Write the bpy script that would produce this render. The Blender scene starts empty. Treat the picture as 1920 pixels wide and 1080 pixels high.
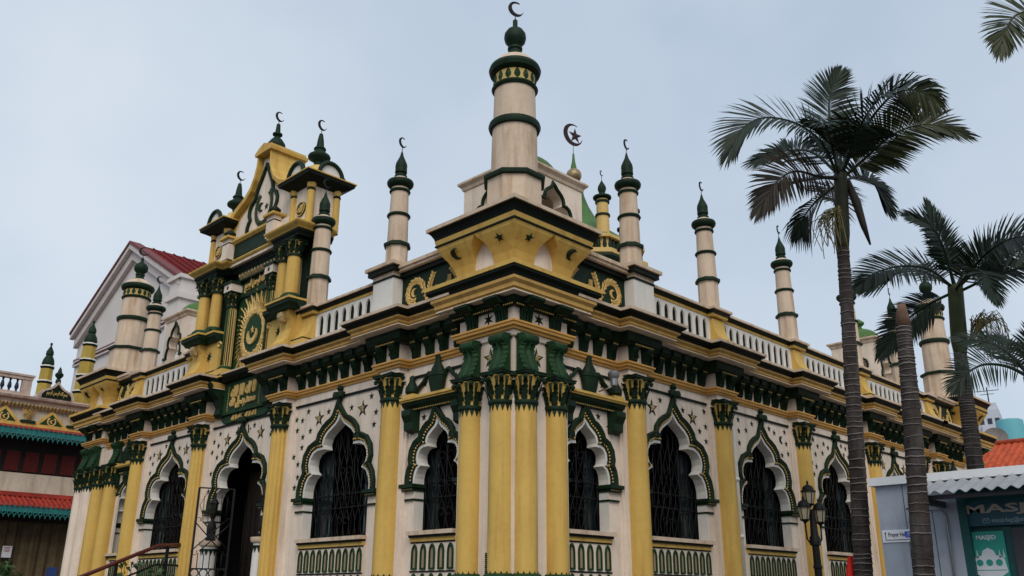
import bpy, bmesh, math, random
from mathutils import Vector, Matrix
from math import sin, cos, pi, sqrt, radians, atan2, hypot
random.seed(7)
S = bpy.context.scene
COL = S.collection
# ------------------------------------------------------------------ camera
CAM = Vector((-10.388, -10.318, 1.5))
PITCH, YAW, ROLL, FPX = 0.33748, pi/4-0.00111, 0.00609, 1660.5
fw = Vector((cos(YAW)*cos(PITCH), sin(YAW)*cos(PITCH), sin(PITCH)))
rt = Vector((sin(YAW), -cos(YAW), 0)); up = rt.cross(fw)
rt2 = cos(ROLL)*rt + sin(ROLL)*up; up2 = -sin(ROLL)*rt + cos(ROLL)*up
cd = bpy.data.cameras.new('camera'); cam = bpy.data.objects.new('camera', cd); COL.objects.link(cam)
cd.sensor_width = 36; cd.lens = FPX/1920*36; cd.clip_end = 2000; cd.clip_start = 0.1
cam.matrix_world = Matrix(((rt2.x, up2.x, -fw.x, CAM.x), (rt2.y, up2.y, -fw.y, CAM.y), (rt2.z, up2.z, -fw.z, CAM.z), (0, 0, 0, 1)))
S.camera = cam
# ------------------------------------------------------------------ sky, sun, exposure (overcast)
SUN_EL, SUN_AZ = radians(42), radians(228)      # behind the camera
w = bpy.data.worlds.new('World'); S.world = w; w.use_nodes = True
nt = w.node_tree; nt.nodes.clear()
out = nt.nodes.new('ShaderNodeOutputWorld'); bg = nt.nodes.new('ShaderNodeBackground')
sky = nt.nodes.new('ShaderNodeTexSky'); sky.sky_type = 'NISHITA'; sky.sun_disc = False
sky.sun_elevation = SUN_EL; sky.sun_rotation = radians(90)-SUN_AZ; sky.dust_density = 3; sky.air_density = 1
tc = nt.nodes.new('ShaderNodeTexCoord'); nz = nt.nodes.new('ShaderNodeTexNoise')
nz.inputs['Scale'].default_value = 1.3; nz.inputs['Detail'].default_value = 5; nz.inputs['Roughness'].default_value = .55
rmp = nt.nodes.new('ShaderNodeValToRGB')
rmp.color_ramp.elements[0].position = .34; rmp.color_ramp.elements[0].color = (4.25, 5.15, 6.35, 1)
rmp.color_ramp.elements[1].position = .70; rmp.color_ramp.elements[1].color = (6.3, 7.0, 7.75, 1)
mx = nt.nodes.new('ShaderNodeMixRGB'); mx.inputs[0].default_value = .9
nt.links.new(tc.outputs['Generated'], nz.inputs['Vector']); nt.links.new(nz.outputs['Fac'], rmp.inputs[0])
nt.links.new(sky.outputs[0], mx.inputs[1]); nt.links.new(rmp.outputs[0], mx.inputs[2])
nt.links.new(mx.outputs[0], bg.inputs[0]); bg.inputs[1].default_value = .1; nt.links.new(bg.outputs[0], out.inputs[0])
sl = bpy.data.lights.new('sun', 'SUN'); sl.energy = 1.5; sl.angle = radians(40); sl.color = (1, .93, .82)
so = bpy.data.objects.new('sun', sl); COL.objects.link(so)
sd = Vector((cos(SUN_AZ)*cos(SUN_EL), sin(SUN_AZ)*cos(SUN_EL), sin(SUN_EL)))
so.rotation_euler = sd.to_track_quat('Z', 'Y').to_euler(); so.location = (0, 0, 60)
S.view_settings.view_transform = 'Standard'; S.view_settings.look = 'None'; S.view_settings.gamma = 1
S.view_settings.exposure = 0.2; S.view_settings.use_curve_mapping = False
S.cycles.max_bounces = 6; S.cycles.diffuse_bounces = 3

# ------------------------------------------------------------------ materials
MATS = {}
def mat(name, rgb, rough=.7, var=.12, scale=3., bump=.0, bscale=20., spec=.3, metal=0., streak=None, streak_rgb=(.3, .2, .1), blotch=None):
    m = bpy.data.materials.new(name); m.use_nodes = True; n = m.node_tree.nodes; l = m.node_tree.links
    b = n['Principled BSDF']; b.inputs['Roughness'].default_value = rough; b.inputs['Metallic'].default_value = metal
    b.inputs['Specular IOR Level'].default_value = spec
    t = n.new('ShaderNodeTexCoord'); g = n.new('ShaderNodeNewGeometry')
    z = n.new('ShaderNodeTexNoise'); z.inputs['Scale'].default_value = scale; z.inputs['Detail'].default_value = 6; z.inputs['Roughness'].default_value = .62
    l.new(g.outputs['Position'], z.inputs['Vector'])
    r = n.new('ShaderNodeValToRGB'); r.color_ramp.elements[0].position = .3; r.color_ramp.elements[1].position = .7
    r.color_ramp.elements[0].color = tuple(c*(1-var) for c in rgb)+(1,); r.color_ramp.elements[1].color = tuple(min(1, c*(1+var)) for c in rgb)+(1,)
    l.new(z.outputs['Fac'], r.inputs[0]); colr = r.outputs[0]
    if streak:
        mp = n.new('ShaderNodeMapping'); mp.inputs['Scale'].default_value = streak_scale(streak)
        l.new(g.outputs['Position'], mp.inputs[0])
        s = n.new('ShaderNodeTexNoise'); s.inputs['Scale'].default_value = 1; s.inputs['Detail'].default_value = 5; s.inputs['Roughness'].default_value = .6
        l.new(mp.outputs[0], s.inputs['Vector'])
        r2 = n.new('ShaderNodeValToRGB'); r2.color_ramp.elements[0].position = .48; r2.color_ramp.elements[1].position = .74
        r2.color_ramp.elements[0].color = (0, 0, 0, 1); r2.color_ramp.elements[1].color = (streak[3],)*3+(1,)
        l.new(s.outputs['Fac'], r2.inputs[0])
        mxx = n.new('ShaderNodeMixRGB'); mxx.inputs[2].default_value = streak_rgb+(1,)
        l.new(r2.outputs[0], mxx.inputs[0]); l.new(colr, mxx.inputs[1]); colr = mxx.outputs[0]
    if streak:   # fine speckle of dirt and worn paint
        s3 = n.new('ShaderNodeTexNoise'); s3.inputs['Scale'].default_value = 11; s3.inputs['Detail'].default_value = 8; s3.inputs['Roughness'].default_value = .7; l.new(g.outputs['Position'], s3.inputs['Vector'])
        r3 = n.new('ShaderNodeValToRGB'); r3.color_ramp.elements[0].position = .36; r3.color_ramp.elements[1].position = .56
        r3.color_ramp.elements[0].color = (.72, .68, .62, 1); r3.color_ramp.elements[1].color = (1, 1, 1, 1); l.new(s3.outputs['Fac'], r3.inputs[0])
        m3 = n.new('ShaderNodeMixRGB'); m3.blend_type = 'MULTIPLY'; m3.inputs[0].default_value = .2; l.new(colr, m3.inputs[1]); l.new(r3.outputs[0], m3.inputs[2]); colr = m3.outputs[0]
    l.new(colr, b.inputs['Base Color'])
    if bump:
        z2 = n.new('ShaderNodeTexNoise'); z2.inputs['Scale'].default_value = bscale; z2.inputs['Detail'].default_value = 4
        l.new(g.outputs['Position'], z2.inputs['Vector'])
        bp = n.new('ShaderNodeBump'); bp.inputs['Strength'].default_value = bump; bp.inputs['Distance'].default_value = .02
        l.new(z2.outputs['Fac'], bp.inputs['Height']); l.new(bp.outputs[0], b.inputs['Normal'])
    MATS[name] = m; return m
def streak_scale(s): return (s[0], s[1], s[2])
ST = (9, 9, .7, .75)
cream = mat('cream_render', (.77, .645, .535), .8, .08, 1.3, .15, 30, streak=(5, 5, .5, .6), streak_rgb=(.46, .35, .25))
white = mat('white_render', (.70, .675, .63), .75, .05, 1.5, .12, 30, streak=(5, 5, .5, .3), streak_rgb=(.42, .38, .33))
stone = mat('minaret_render', (.61, .48, .36), .8, .13, 1.2, .15, 30, streak=(5, 5, .55, .85), streak_rgb=(.36, .215, .115))
yellow = mat('yellow_paint', (.61, .395, .098), .7, .08, 1.1, .12, 25, streak=(5, 5, .4, .75), streak_rgb=(.42, .22, .045))
pale_yellow = mat('pale_yellow_paint', (.62, .43, .15), .7, .08, 1.5, .1, 25, streak=(6, 6, .6, .4), streak_rgb=(.4, .22, .08))
shade_yellow = mat('shaded_yellow_cornice', (.55, .33, .095), .75, .12, 2, .15, 30, streak=(6, 6, .8, .5), streak_rgb=(.30, .15, .06))  # the yellow paint made browner, with the cornice's own shade put into the colour
orange = mat('ochre_moulding', (.64, .335, .085), .7, .12, 2.5, .15, 30)
green = mat('dark_green_paint', (.006, .021, .0085), .6, .35, 5, .2, 30, spec=.2)
lgreen = mat('green_paint', (.011, .042, .013), .6, .3, 4, .2, 30, spec=.2)
black = mat('green_black_paint', (.0045, .0085, .005), .6, .3, 5, .2, 30, spec=.15)
dome_green = mat('dome_green', (.055, .14, .03), .6, .35, 1.5, .2, 20, streak=(4, 4, .6, .6), streak_rgb=(.11, .13, .04))
gold = mat('gold_relief', (.60, .40, .13), .5, .2, 12, .1, 40, spec=.4)
dirty_gold = mat('dull_gold', (.38, .27, .12), .5, .4, 9, .2, 40, spec=.4)
iron = mat('black_iron', (.007, .007, .008), .55, .3, 9, .1, 40, spec=.25)
bronze = mat('dark_bronze', (.012, .010, .010), .6, .4, 9, .1, 40, spec=.2)
glass = mat('dark_window_glass', (.010, .019, .022), .16, .2, 2, .02, 3, spec=.4)
inside = mat('dim_interior', (.03, .027, .025), .9, .2, 1)  # near-black wall colour standing for the lack of light indoors
carpet = mat('dark_carpet', (.05, .015, .012), .95, .3, 2)
concrete = mat('concrete_roof', (.22, .20, .18), .9, .2, 1.2, .2, 20)
steel = mat('grey_steel', (.28, .29, .30), .4, .15, 6, .05, 30, metal=.6)

# ------------------------------------------------------------------ mesh helpers
class M:
    def __init__(s): s.v = []; s.f = []; s.mi = []; s.sm = []
    def add(s, vs, fs, mi=0, smooth=False):
        o = len(s.v); s.v += [tuple(v) for v in vs]
        for f in fs: s.f.append(tuple(i+o for i in f)); s.mi.append(mi); s.sm.append(smooth)
        return s
    def box(s, x0, x1, y0, y1, z0, z1, mi=0):
        v = [(x, y, z) for z in (z0, z1) for y in (y0, y1) for x in (x0, x1)]
        return s.add(v, [(0, 2, 3, 1), (4, 5, 7, 6), (0, 1, 5, 4), (2, 6, 7, 3), (0, 4, 6, 2), (1, 3, 7, 5)], mi)
    def prism(s, poly, a, b, axis='y', mi=0, side_mi=None, skip=()):
        # poly in 2D extruded a..b. axis y: (x,z) ; axis x: (y,z) ; axis z: (x,y)
        n = len(poly)
        def P(p, t):
            return {'y': (p[0], t, p[1]), 'x': (t, p[0], p[1]), 'z': (p[0], p[1], t)}[axis]
        o = len(s.v); s.v += [P(p, a) for p in poly]+[P(p, b) for p in poly]
        s.f.append(tuple(o+i for i in range(n))); s.mi.append(mi); s.sm.append(False)
        s.f.append(tuple(o+n+i for i in reversed(range(n)))); s.mi.append(mi); s.sm.append(False)
        for i in range(n):
            if i in skip: continue
            j = (i+1) % n
            s.f.append((o+i, o+j, o+n+j, o+n+i)); s.mi.append(mi if side_mi is None else (side_mi[i] if isinstance(side_mi, (list, tuple)) else side_mi)); s.sm.append(False)
        return s
    def lathe(s, prof, n=24, c=(0, 0), mi=0, smooth=True, rot=0., a0=0., a1=2*pi, sharp=True):
        full = abs(a1-a0-2*pi) < 1e-6; m = n if full else n+1
        # sharp profile corners get their own rings so that shading stays crisp
        rings = []
        for k, (r, z) in enumerate(prof): rings.append((max(r, 1e-4), z))
        def ring(r, z): return [(c[0]+r*cos(a0+(a1-a0)*i/n+rot), c[1]+r*sin(a0+(a1-a0)*i/n+rot), z) for i in range(m)]
        segs = []; cur = [0]
        for k in range(1, len(rings)):
            cur.append(k)
            if k < len(rings)-1 and sharp:
                d1 = Vector((rings[k][0]-rings[k-1][0], rings[k][1]-rings[k-1][1])); d2 = Vector((rings[k+1][0]-rings[k][0], rings[k+1][1]-rings[k][1]))
                if d1.length < 1e-6 or d2.length < 1e-6 or d1.angle(d2) > .6: segs.append(cur); cur = [k]
        segs.append(cur)
        for sg in segs:
            o = len(s.v)
            for k in sg: s.v += ring(*rings[k])
            for q in range(len(sg)-1):
                for i in range(n):
                    j = (i+1) % m
                    s.f.append((o+q*m+i, o+q*m+j, o+(q+1)*m+j, o+(q+1)*m+i)); s.mi.append(mi); s.sm.append(smooth)
        return s
    def sq(s, prof, c=(0, 0), mi=0):   # square rings: profile of (half, z), mitred corners
        o = len(s.v)
        for h, z in prof: s.v += [(c[0]-h, c[1]-h, z), (c[0]+h, c[1]-h, z), (c[0]+h, c[1]+h, z), (c[0]-h, c[1]+h, z)]
        for q in range(len(prof)-1):
            for i in range(4):
                j = (i+1) % 4
                s.f.append((o+q*4+i, o+q*4+j, o+q*4+4+j, o+q*4+4+i)); s.mi.append(mi); s.sm.append(False)
        s.f.append((o, o+3, o+2, o+1)); s.mi.append(mi); s.sm.append(False)
        e = o+4*(len(prof)-1); s.f.append((e, e+1, e+2, e+3)); s.mi.append(mi); s.sm.append(False)
        return s
    def sweep(s, path, prof, mi=0, conv=lambda u, w, z: (u, -w, z), closed=False, caps=True):
        n = len(path); offs = []
        for i in range(n):
            p = Vector(path[i]); a = Vector(path[i-1]) if (i > 0 or closed) else None; b = Vector(path[(i+1) % n]) if (i < n-1 or closed) else None
            d1 = (p-a).normalized() if a is not None else None; d2 = (b-p).normalized() if b is not None else None
            n1 = Vector((-d1.y, d1.x)) if d1 is not None else None; n2 = Vector((-d2.y, d2.x)) if d2 is not None else None
            if n1 is None: m = n2
            elif n2 is None: m = n1
            else: m = (n1+n2)/max(.2, 1+n1.dot(n2))
            offs.append(m)
        o = len(s.v); k = len(prof)
        for i in range(n):
            for d, z in prof:
                q = Vector(path[i])+offs[i]*d; s.v.append(conv(q.x, q.y, z))
        for i in range(n if closed else n-1):
            j = (i+1) % n
            for q in range(k-1):
                s.f.append((o+i*k+q, o+j*k+q, o+j*k+q+1, o+i*k+q+1)); s.mi.append(mi); s.sm.append(False)
        if caps and not closed:
            s.f.append(tuple(o+q for q in range(k))); s.mi.append(mi); s.sm.append(False)
            s.f.append(tuple(o+(n-1)*k+q for q in reversed(range(k)))); s.mi.append(mi); s.sm.append(False)
        return s
    def tube(s, pts, r, n=6, mi=0, r1=None, caps=True, smooth=True):
        P = [Vector(p) for p in pts]; L = len(P); o = len(s.v); prev = None
        for i, p in enumerate(P):
            t = (P[min(i+1, L-1)]-P[max(i-1, 0)]).normalized()
            a = t.orthogonal().normalized() if prev is None else (prev-t*prev.dot(t)).normalized()
            prev = a; b = t.cross(a); rr = (r[i] if isinstance(r, (list, tuple)) else (r if r1 is None else r+(r1-r)*i/(L-1)))
            s.v += [tuple(p+a*(rr*cos(2*pi*k/n))+b*(rr*sin(2*pi*k/n))) for k in range(n)]
        for i in range(L-1):
            for k in range(n):
                k2 = (k+1) % n; s.f.append((o+i*n+k, o+i*n+k2, o+(i+1)*n+k2, o+(i+1)*n+k)); s.mi.append(mi); s.sm.append(smooth)
        if caps:
            s.f.append(tuple(o+k for k in reversed(range(n)))); s.mi.append(mi); s.sm.append(False)
            s.f.append(tuple(o+(L-1)*n+k for k in range(n))); s.mi.append(mi); s.sm.append(False)
        return s
    def star(s, cx, cz, r, y, d=.02, k=5, inner=.40, ang=pi/2, mi=0):   # faceted star relief on the plane y, pointing to -y
        o = []
        for i in range(2*k):
            rr = r if i % 2 == 0 else r*inner; a = ang+pi*i/k; o.append((cx+rr*cos(a), y, cz+rr*sin(a)))
        return s.add(o+[(cx, y-d, cz)], [(2*k, i, (i+1) % (2*k)) for i in range(2*k)], mi)
    def bead(s, x, y, z, r, mi=0):
        return s.add([(x-r, y, z), (x+r, y, z), (x, y-r, z), (x, y+r, z), (x, y, z-r), (x, y, z+r)],
                     [(0, 2, 5), (2, 1, 5), (1, 3, 5), (3, 0, 5), (2, 0, 4), (1, 2, 4), (3, 1, 4), (0, 3, 4)], mi)
    def mesh(s, name, mats, recalc=True):
        me = bpy.data.meshes.new(name); me.from_pydata(s.v, [], s.f)
        for m in (mats if isinstance(mats, (list, tuple)) else [mats]): me.materials.append(m)
        me.polygons.foreach_set('material_index', s.mi); me.polygons.foreach_set('use_smooth', s.sm)
        if recalc:
            b = bmesh.new(); b.from_mesh(me); bmesh.ops.remove_doubles(b, verts=[v for v in b.verts if False], dist=1e-5) if False else None
            bmesh.ops.recalc_face_normals(b, faces=b.faces); b.to_mesh(me); b.free()
        me.update(); return me

def ob(name, me, parent=None, loc=(0, 0, 0), rot=0., scale=None, kind=None, label=None):
    o = bpy.data.objects.new(name, me); COL.objects.link(o); o.location = loc
    o.rotation_euler = (0, 0, rot) if not isinstance(rot, (tuple, list)) else rot
    if scale: o.scale = scale if isinstance(scale, (tuple, list)) else (scale,)*3
    if parent: o.parent = parent
    if kind: o['kind'] = kind
    if label: o['label'] = label
    return o
def thing(name, label, cat, loc=(0, 0, 0), rot=0., group=None, me=None):
    o = ob(name, me, None, loc, rot); o['label'] = label; o['category'] = cat
    if group: o['group'] = group
    return o
CACHE = {}
def cached(key, fn):
    if key not in CACHE: CACHE[key] = fn()
    return CACHE[key]

# facade frames: u along the facade, w outwards, z up
class Face:
    def __init__(s, side): s.side = side; s.rot = 0. if side == 'R' else -pi/2
    def p(s, u, w, z): return (u, -w, z) if s.side == 'R' else (-w, u, z)
    def lx(s, u): return u if s.side == 'R' else -u      # local x of a shape drawn facing -y at the origin
FR, FL = Face('R'), Face('L')

# ------------------------------------------------------------------ writing
AR = {'ا': ('FE8D', 'FE8E', None, None), 'ب': ('FE8F', 'FE90', 'FE91', 'FE92'), 'س': ('FEB1', 'FEB2', 'FEB3', 'FEB4'), 'م': ('FEE1', 'FEE2', 'FEE3', 'FEE4'),
      'ل': ('FEDD', 'FEDE', 'FEDF', 'FEE0'), 'ه': ('FEE9', 'FEEA', 'FEEB', 'FEEC'), 'ر': ('FEAD', 'FEAE', None, None), 'ح': ('FEA1', 'FEA2', 'FEA3', 'FEA4'),
      'ن': ('FEE5', 'FEE6', 'FEE7', 'FEE8'), 'ي': ('FEF1', 'FEF2', 'FEF3', 'FEF4'), 'د': ('FEA9', 'FEAA', None, None), 'و': ('FEED', 'FEEE', None, None), 'ج': ('FE9D', 'FE9E', 'FE9F', 'FEA0')}
def arabic(t):
    res = []
    for wd in t.split(' '):
        o = ''
        for i, ch in enumerate(wd):
            if ch not in AR: o += ch; continue
            pj = i > 0 and wd[i-1] in AR and AR[wd[i-1]][2] is not None; nj = i < len(wd)-1 and AR[ch][2] is not None
            o += chr(int(AR[ch][(3 if pj else 2) if nj else (1 if pj else 0)], 16))
        res.append(o[::-1])
    return ' '.join(reversed(res))
def text_mesh(body, width=None, height=None, depth=.01, m=None, space=1., bold=0.):
    c = bpy.data.curves.new('lettering', 'FONT'); c.body = body; c.align_x = 'LEFT'; c.space_character = space; c.extrude = .02; c.resolution_u = 2; c.offset = bold
    o = bpy.data.objects.new('lettering', c); COL.objects.link(o)
    dg = bpy.context.evaluated_depsgraph_get(); me = bpy.data.meshes.new_from_object(o.evaluated_get(dg))
    bpy.data.objects.remove(o); bpy.data.curves.remove(c)
    xs = [v.co.x for v in me.vertices] or [0, 1]; ys = [v.co.y for v in me.vertices] or [0, 1]
    x0, x1, y0, y1 = min(xs), max(xs), min(ys), max(ys); sx = width/(x1-x0) if width else None; sy = height/(y1-y0) if height else None
    sx = sx or sy; sy = sy or sx
    for v in me.vertices:   # stand upright facing -y, centred
        x, y, z = v.co; v.co = ((x-(x0+x1)/2)*sx, -depth*(z+.02)/.04, (y-(y0+y1)/2)*sy)
    me.materials.clear(); me.materials.append(m); return me
# ================================================================== GROUND
def struct(name, me, **k): return ob(name, me, kind='structure', **k)
asphalt = mat('asphalt', (.055, .054, .052), .9, .25, 1.2, .3, 60)
paving = mat('paving', (.11, .10, .09), .85, .15, 1.5, .2, 40)
struct('ground', M().box(-400, 900, -400, 900, -.4, 0).mesh('ground', asphalt))
VL, VR = 18.4, 22.3            # facade lengths
struct('pavement', M().box(-4.2, VR+3, -4.2, VL+1.4, 0, .12).mesh('pavement', paving))
# ================================================================== MOSQUE
mosque = thing('mosque', 'ornate cream, yellow and green mosque with minarets and multifoil arched windows', 'mosque')
def part(name, me, F=None, u=0, w=0, z=0, parent=None, **k):
    if F is None: return ob(name, me, parent or mosque, **k)
    return ob(name, me, parent or mosque, F.p(u, w, z), F.rot, **k)
# --- core: plinth, floor, roof, rear walls
part('plinth', M().box(-.42, VR+.2, -.42, VL+.2, .12, 1.2).mesh('plinth', stone))
part('floor_slab', M().box(.3, VR-.3, .3, VL-.3, 1.2, 1.22).mesh('floor', carpet))
part('roof_slab', M().box(.03, VR-.03, .03, VL-.03, 6.2, 6.6).mesh('roof', concrete))
part('wall', M().box(VR-.3, VR, 0, VL, 1.2, 6.2).mesh('rear', cream)); part('wall', M().box(0, VR-.3, VL-.3, VL, 1.2, 6.2).mesh('rear2', cream))
part('inner_wall', M().box(3.2, VR-.5, 5.0, 5.2, 1.2, 6.2).box(3.2, 3.4, 5.2, VL-.5, 1.2, 6.2).mesh('inner', inside))

# --- multifoil arch outlines (x/hw, z above spring)
FOIL = [(1, 0), (1.0, .14), (.965, .27), (.89, .39), (.755, .465), (.86, .55), (.895, .67), (.875, .79), (.80, .89), (.67, .945), (.46, .955), (.495, 1.05), (.455, 1.18), (.37, 1.27), (.25, 1.345), (.13, 1.42), (.05, 1.50), (0, 1.58)]
def foil_inner(hw, zs): return [(x*hw, z*zs) for x, z in FOIL]
def foil_outer(hw, zs, d):
    p = foil_inner(hw, zs); o = []
    for i in range(len(p)):
        a = Vector(p[max(0, i-1)]); b = Vector(p[min(len(p)-1, i+1)])
        if i == len(p)-1: o.append((.05, p[i][1]+d*1.55)); continue
        t = (b-a).normalized(); n = Vector((t.y, -t.x)); q = Vector(p[i])+n*d*(1.0 if i < len(p)-3 else .9)
        o.append((max(q.x, .06), q.y))
    return o
ZS, ZI = 3.47, 2.60            # spring line and sill
def both(p): return [(-x, z) for x, z in p]+[(x, z) for x, z in reversed(p[:-1])]   # left spring -> apex -> right spring
def bay_wall(u0, u1, c, hw, zs, sill=ZI, zt=5.62, th=.32):
    # outline drawn in (u,z); opening faces use the white reveal material
    a = both(foil_inner(hw, zs)); poly = [(u0, 1.2)]; side = []
    poly += [(c-hw, 1.2)]+[(c+x, ZS+z) for x, z in a]+[(c+hw, 1.2), (u1, 1.2), (u1, zt), (u0, zt)]
    n = len(poly); side = [0]*n
    for i in range(1, 1+len(a)+1): side[i] = 1
    return poly, side
def beads_along(p, d, r, step, y):
    m = M(); acc = 0
    for i in range(len(p)-1):
        a, b = Vector(p[i]), Vector(p[i+1]); L = (b-a).length; t = step-acc
        while t <= L: q = a+(b-a)*(t/L); m.bead(q.x, y, q.y, r); t += step
        acc = (acc+L) % step
    return m
def arch_moulding(hw, zs):
    a = both(foil_inner(hw, zs)); n = len(a)
    b0 = foil_outer(hw, zs, .06); b1 = foil_outer(hw, zs, .115); b2 = foil_outer(hw, zs, .205); b3 = foil_outer(hw, zs, .225)
    B0, B1, B2, B3 = (both(x) for x in (b0, b1, b2, b3)); B0 = [(x, z) for x, z in B0]
    m = M(); rows = [(B0, 0.0), (B0, -.02), (B1, -.025), (B1, -.05), (B2, -.085), (B3, -.06), (B3, 0.0)]
    vs = []
    for R, y in rows: vs += [(x, y, z) for x, z in R]
    N = len(B0); fs = [(k*N+i, k*N+i+1, (k+1)*N+i+1, (k+1)*N+i) for k in range(len(rows)-1) for i in range(N-1)]
    m.add(vs, fs)
    fs2 = M(); fs2.add([(x, -.004, z) for x, z in both(foil_inner(hw, zs))]+[(x, -.004, z) for x, z in B0], [(i, i+1, N+i+1, N+i) for i in range(N-1)])
    pb = both(foil_outer(hw, zs, .088)); bd = beads_along(pb, 0, .022, .060, -.042)
    return m, fs2, bd
def arch_finial(zt, top):      # ball and spear on the ogee neck
    m = M(); m.lathe([(.03, zt-.08), (.055, zt), (.05, zt+.08)], 8, (0, -.05))
    m.box(-.12, .12, -.1, -.005, zt+.08, zt+.2); m.lathe([(.0, zt+.05), (.07, zt+.09), (.075, zt+.14), (.06, zt+.2), (.0, zt+.22)], 8, (-.09, -.08)); m.lathe([(.0, zt+.05), (.07, zt+.09), (.075, zt+.14), (.06, zt+.2), (.0, zt+.22)], 8, (.09, -.08))
    m.lathe([(.03, zt+.2), (.075, zt+.27), (.05, zt+.33), (.0, top)], 8, (0, -.05)); return m
def impost(hw):                # moulded block under the arch on the jamb (drawn for the right jamb)
    m = M(); g = M()
    m.box(hw-.05, hw+.34, -.11, .21, ZS-.07, ZS-.005); m.box(hw-.02, hw+.30, -.07, .21, ZS-.13, ZS-.07); m.box(hw-.015, hw+.28, -.035, .21, ZS-.30, ZS-.265)
    x = hw+.0
    while x < hw+.3: g.bead(x, -.072, ZS-.10, .016); x += .05
    return m, g
def grille(hw, zs, zb):
    m = M(); r = .011; y = .0
    a = foil_inner(hw, zs)
    def top(x):
        x = abs(x)
        for (x0, z0), (x1, z1) in zip(a, a[1:]):
            if min(x0, x1) <= x <= max(x0, x1) and abs(x1-x0) > 1e-6: zz = ZS+z0+(z1-z0)*(x-x0)/(x1-x0); return zz
        return ZS
    n = max(3, int(hw*2/.26))
    for i in range(n+1):
        x = -hw+.02+i*(2*hw-.04)/n; m.tube([(x, y, zb), (x, y, max(ZS-.2, top(x)-.04))], r, 4)
    for z in (zb+.03, ZS-.25, ZS+.02): m.tube([(-hw, y, z), (hw, y, z)], r*1.3, 4)
    ns = max(4, int(hw*2/.20))          # interlaced wavy bars
    for i in range(ns+1):
        xc = -hw+.04+i*(2*hw-.08)/ns
        for s in (-1, 1):
            run = []
            for q in range(40):
                z = zb+q*.068; x = xc+s*.085*sin((z-zb)*5.6)
                if abs(x) < hw*.99 and z < top(x)-.03: run.append((x, y+.012*s, z))
            if len(run) > 2: m.tube(run, r*.8, 4)
    for k in range(3):         # scrolls on the middle
        z = zb+.35+k*.5
        for s in (-1, 1): m.tube([(s*(.10*cos(t)*(1-t/9)+.1), y-.015, z+.10*sin(t)*(1-t/9)) for t in [q*.7 for q in range(9)]], r*.8, 4)
    return m
buff = mat('shaded_buff', (.34, .25, .16), .8, .15, 3)  # niche fields: cream stone darkened to stand for shade in the recess
def niche():                   # one raised green pointed frame of the balustrade
    p = [(-.073, 0), (-.073, .30), (-.056, .37), (-.03, .41), (0, .43)]; P = p+[(-x, z) for x, z in reversed(p[:-1])]
    q = [(-.046, .03), (-.046, .29), (-.036, .345), (-.018, .375), (0, .388)]; Q = q+[(-x, z) for x, z in reversed(q[:-1])]
    m = M(); n = len(P)
    for A, ya, B, yb in ((P, .02, P, -.03), (P, -.03, Q, -.03), (Q, -.03, Q, .02)):
        m.add([(x, ya, z) for x, z in A]+[(x, yb, z) for x, z in B], [(i, (i+1) % n, n+(i+1) % n, n+i) for i in range(n)])
    return m
def sill_balustrade(F, c, hw, W):
    b = part('balustrade', cached(('bal', hw), lambda: M().box(-hw, hw, -.03, .14, 1.22, 2.44).mesh('balustrade', cream)), F, c, 0, 0)
    def caps():
        m = M(); m.box(-hw, hw, -.06, .17, 2.44, 2.51, 0); m.box(-hw-.0, hw+.0, -.10, .19, 2.51, 2.55, 1); m.box(-hw-.03, hw+.03, -.14, .22, 2.55, 2.62, 2); return m.mesh('sill', [yellow, black, stone])
    ob('sill', cached(('sill', hw), caps), b)
    n = int(round(2*hw/.225)); me = cached('niche', lambda: niche().mesh('niche', lgreen))
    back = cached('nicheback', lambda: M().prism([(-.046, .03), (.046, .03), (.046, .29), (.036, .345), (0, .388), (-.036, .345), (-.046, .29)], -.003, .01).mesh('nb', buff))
    for row, z in enumerate((1.97, 1.48)):
        for i in range(n):
            x = -hw+(i+.5)*2*hw/n
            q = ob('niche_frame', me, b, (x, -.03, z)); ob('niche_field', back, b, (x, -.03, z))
    ob('niche_band', cached(('band', hw), lambda: M().box(-hw, hw, -.045, -.03, 2.415, 2.44).box(-hw, hw, -.045, -.03, 1.925, 1.95).mesh('band', black)), b)
STAR = cached('star', lambda: M().star(0, 0, .085, 0, .02).mesh('star', green))
BIG = cached('bigstar', lambda: bigstar())if False else None
def bigstar():
    m = M(); m.star(0, 0, .19, 0, .028)
    k = M().star(0, 0, .11, -.017, .020); m.add(k.v, k.f, 1)
    return m.mesh('large_star', [green, dirty_gold])
BIG = bigstar()
def moon_mesh(r, th, d, m_):
    pts = []; n = 12
    for i in range(n+1): t = radians(55)+radians(250)*i/n; pts.append((r*cos(t), r*sin(t)))
    a = []; 
    for i in range(n+1): t = radians(55)+radians(250)*(n-i)/n; a.append((th+r*.80*cos(t*1.0), r*.80*sin(t)))
    pts += a[1:-1]
    return M().prism(pts, -d, d).mesh('crescent', m_)
MOON = moon_mesh(.085, .045, .018, green)
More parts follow.
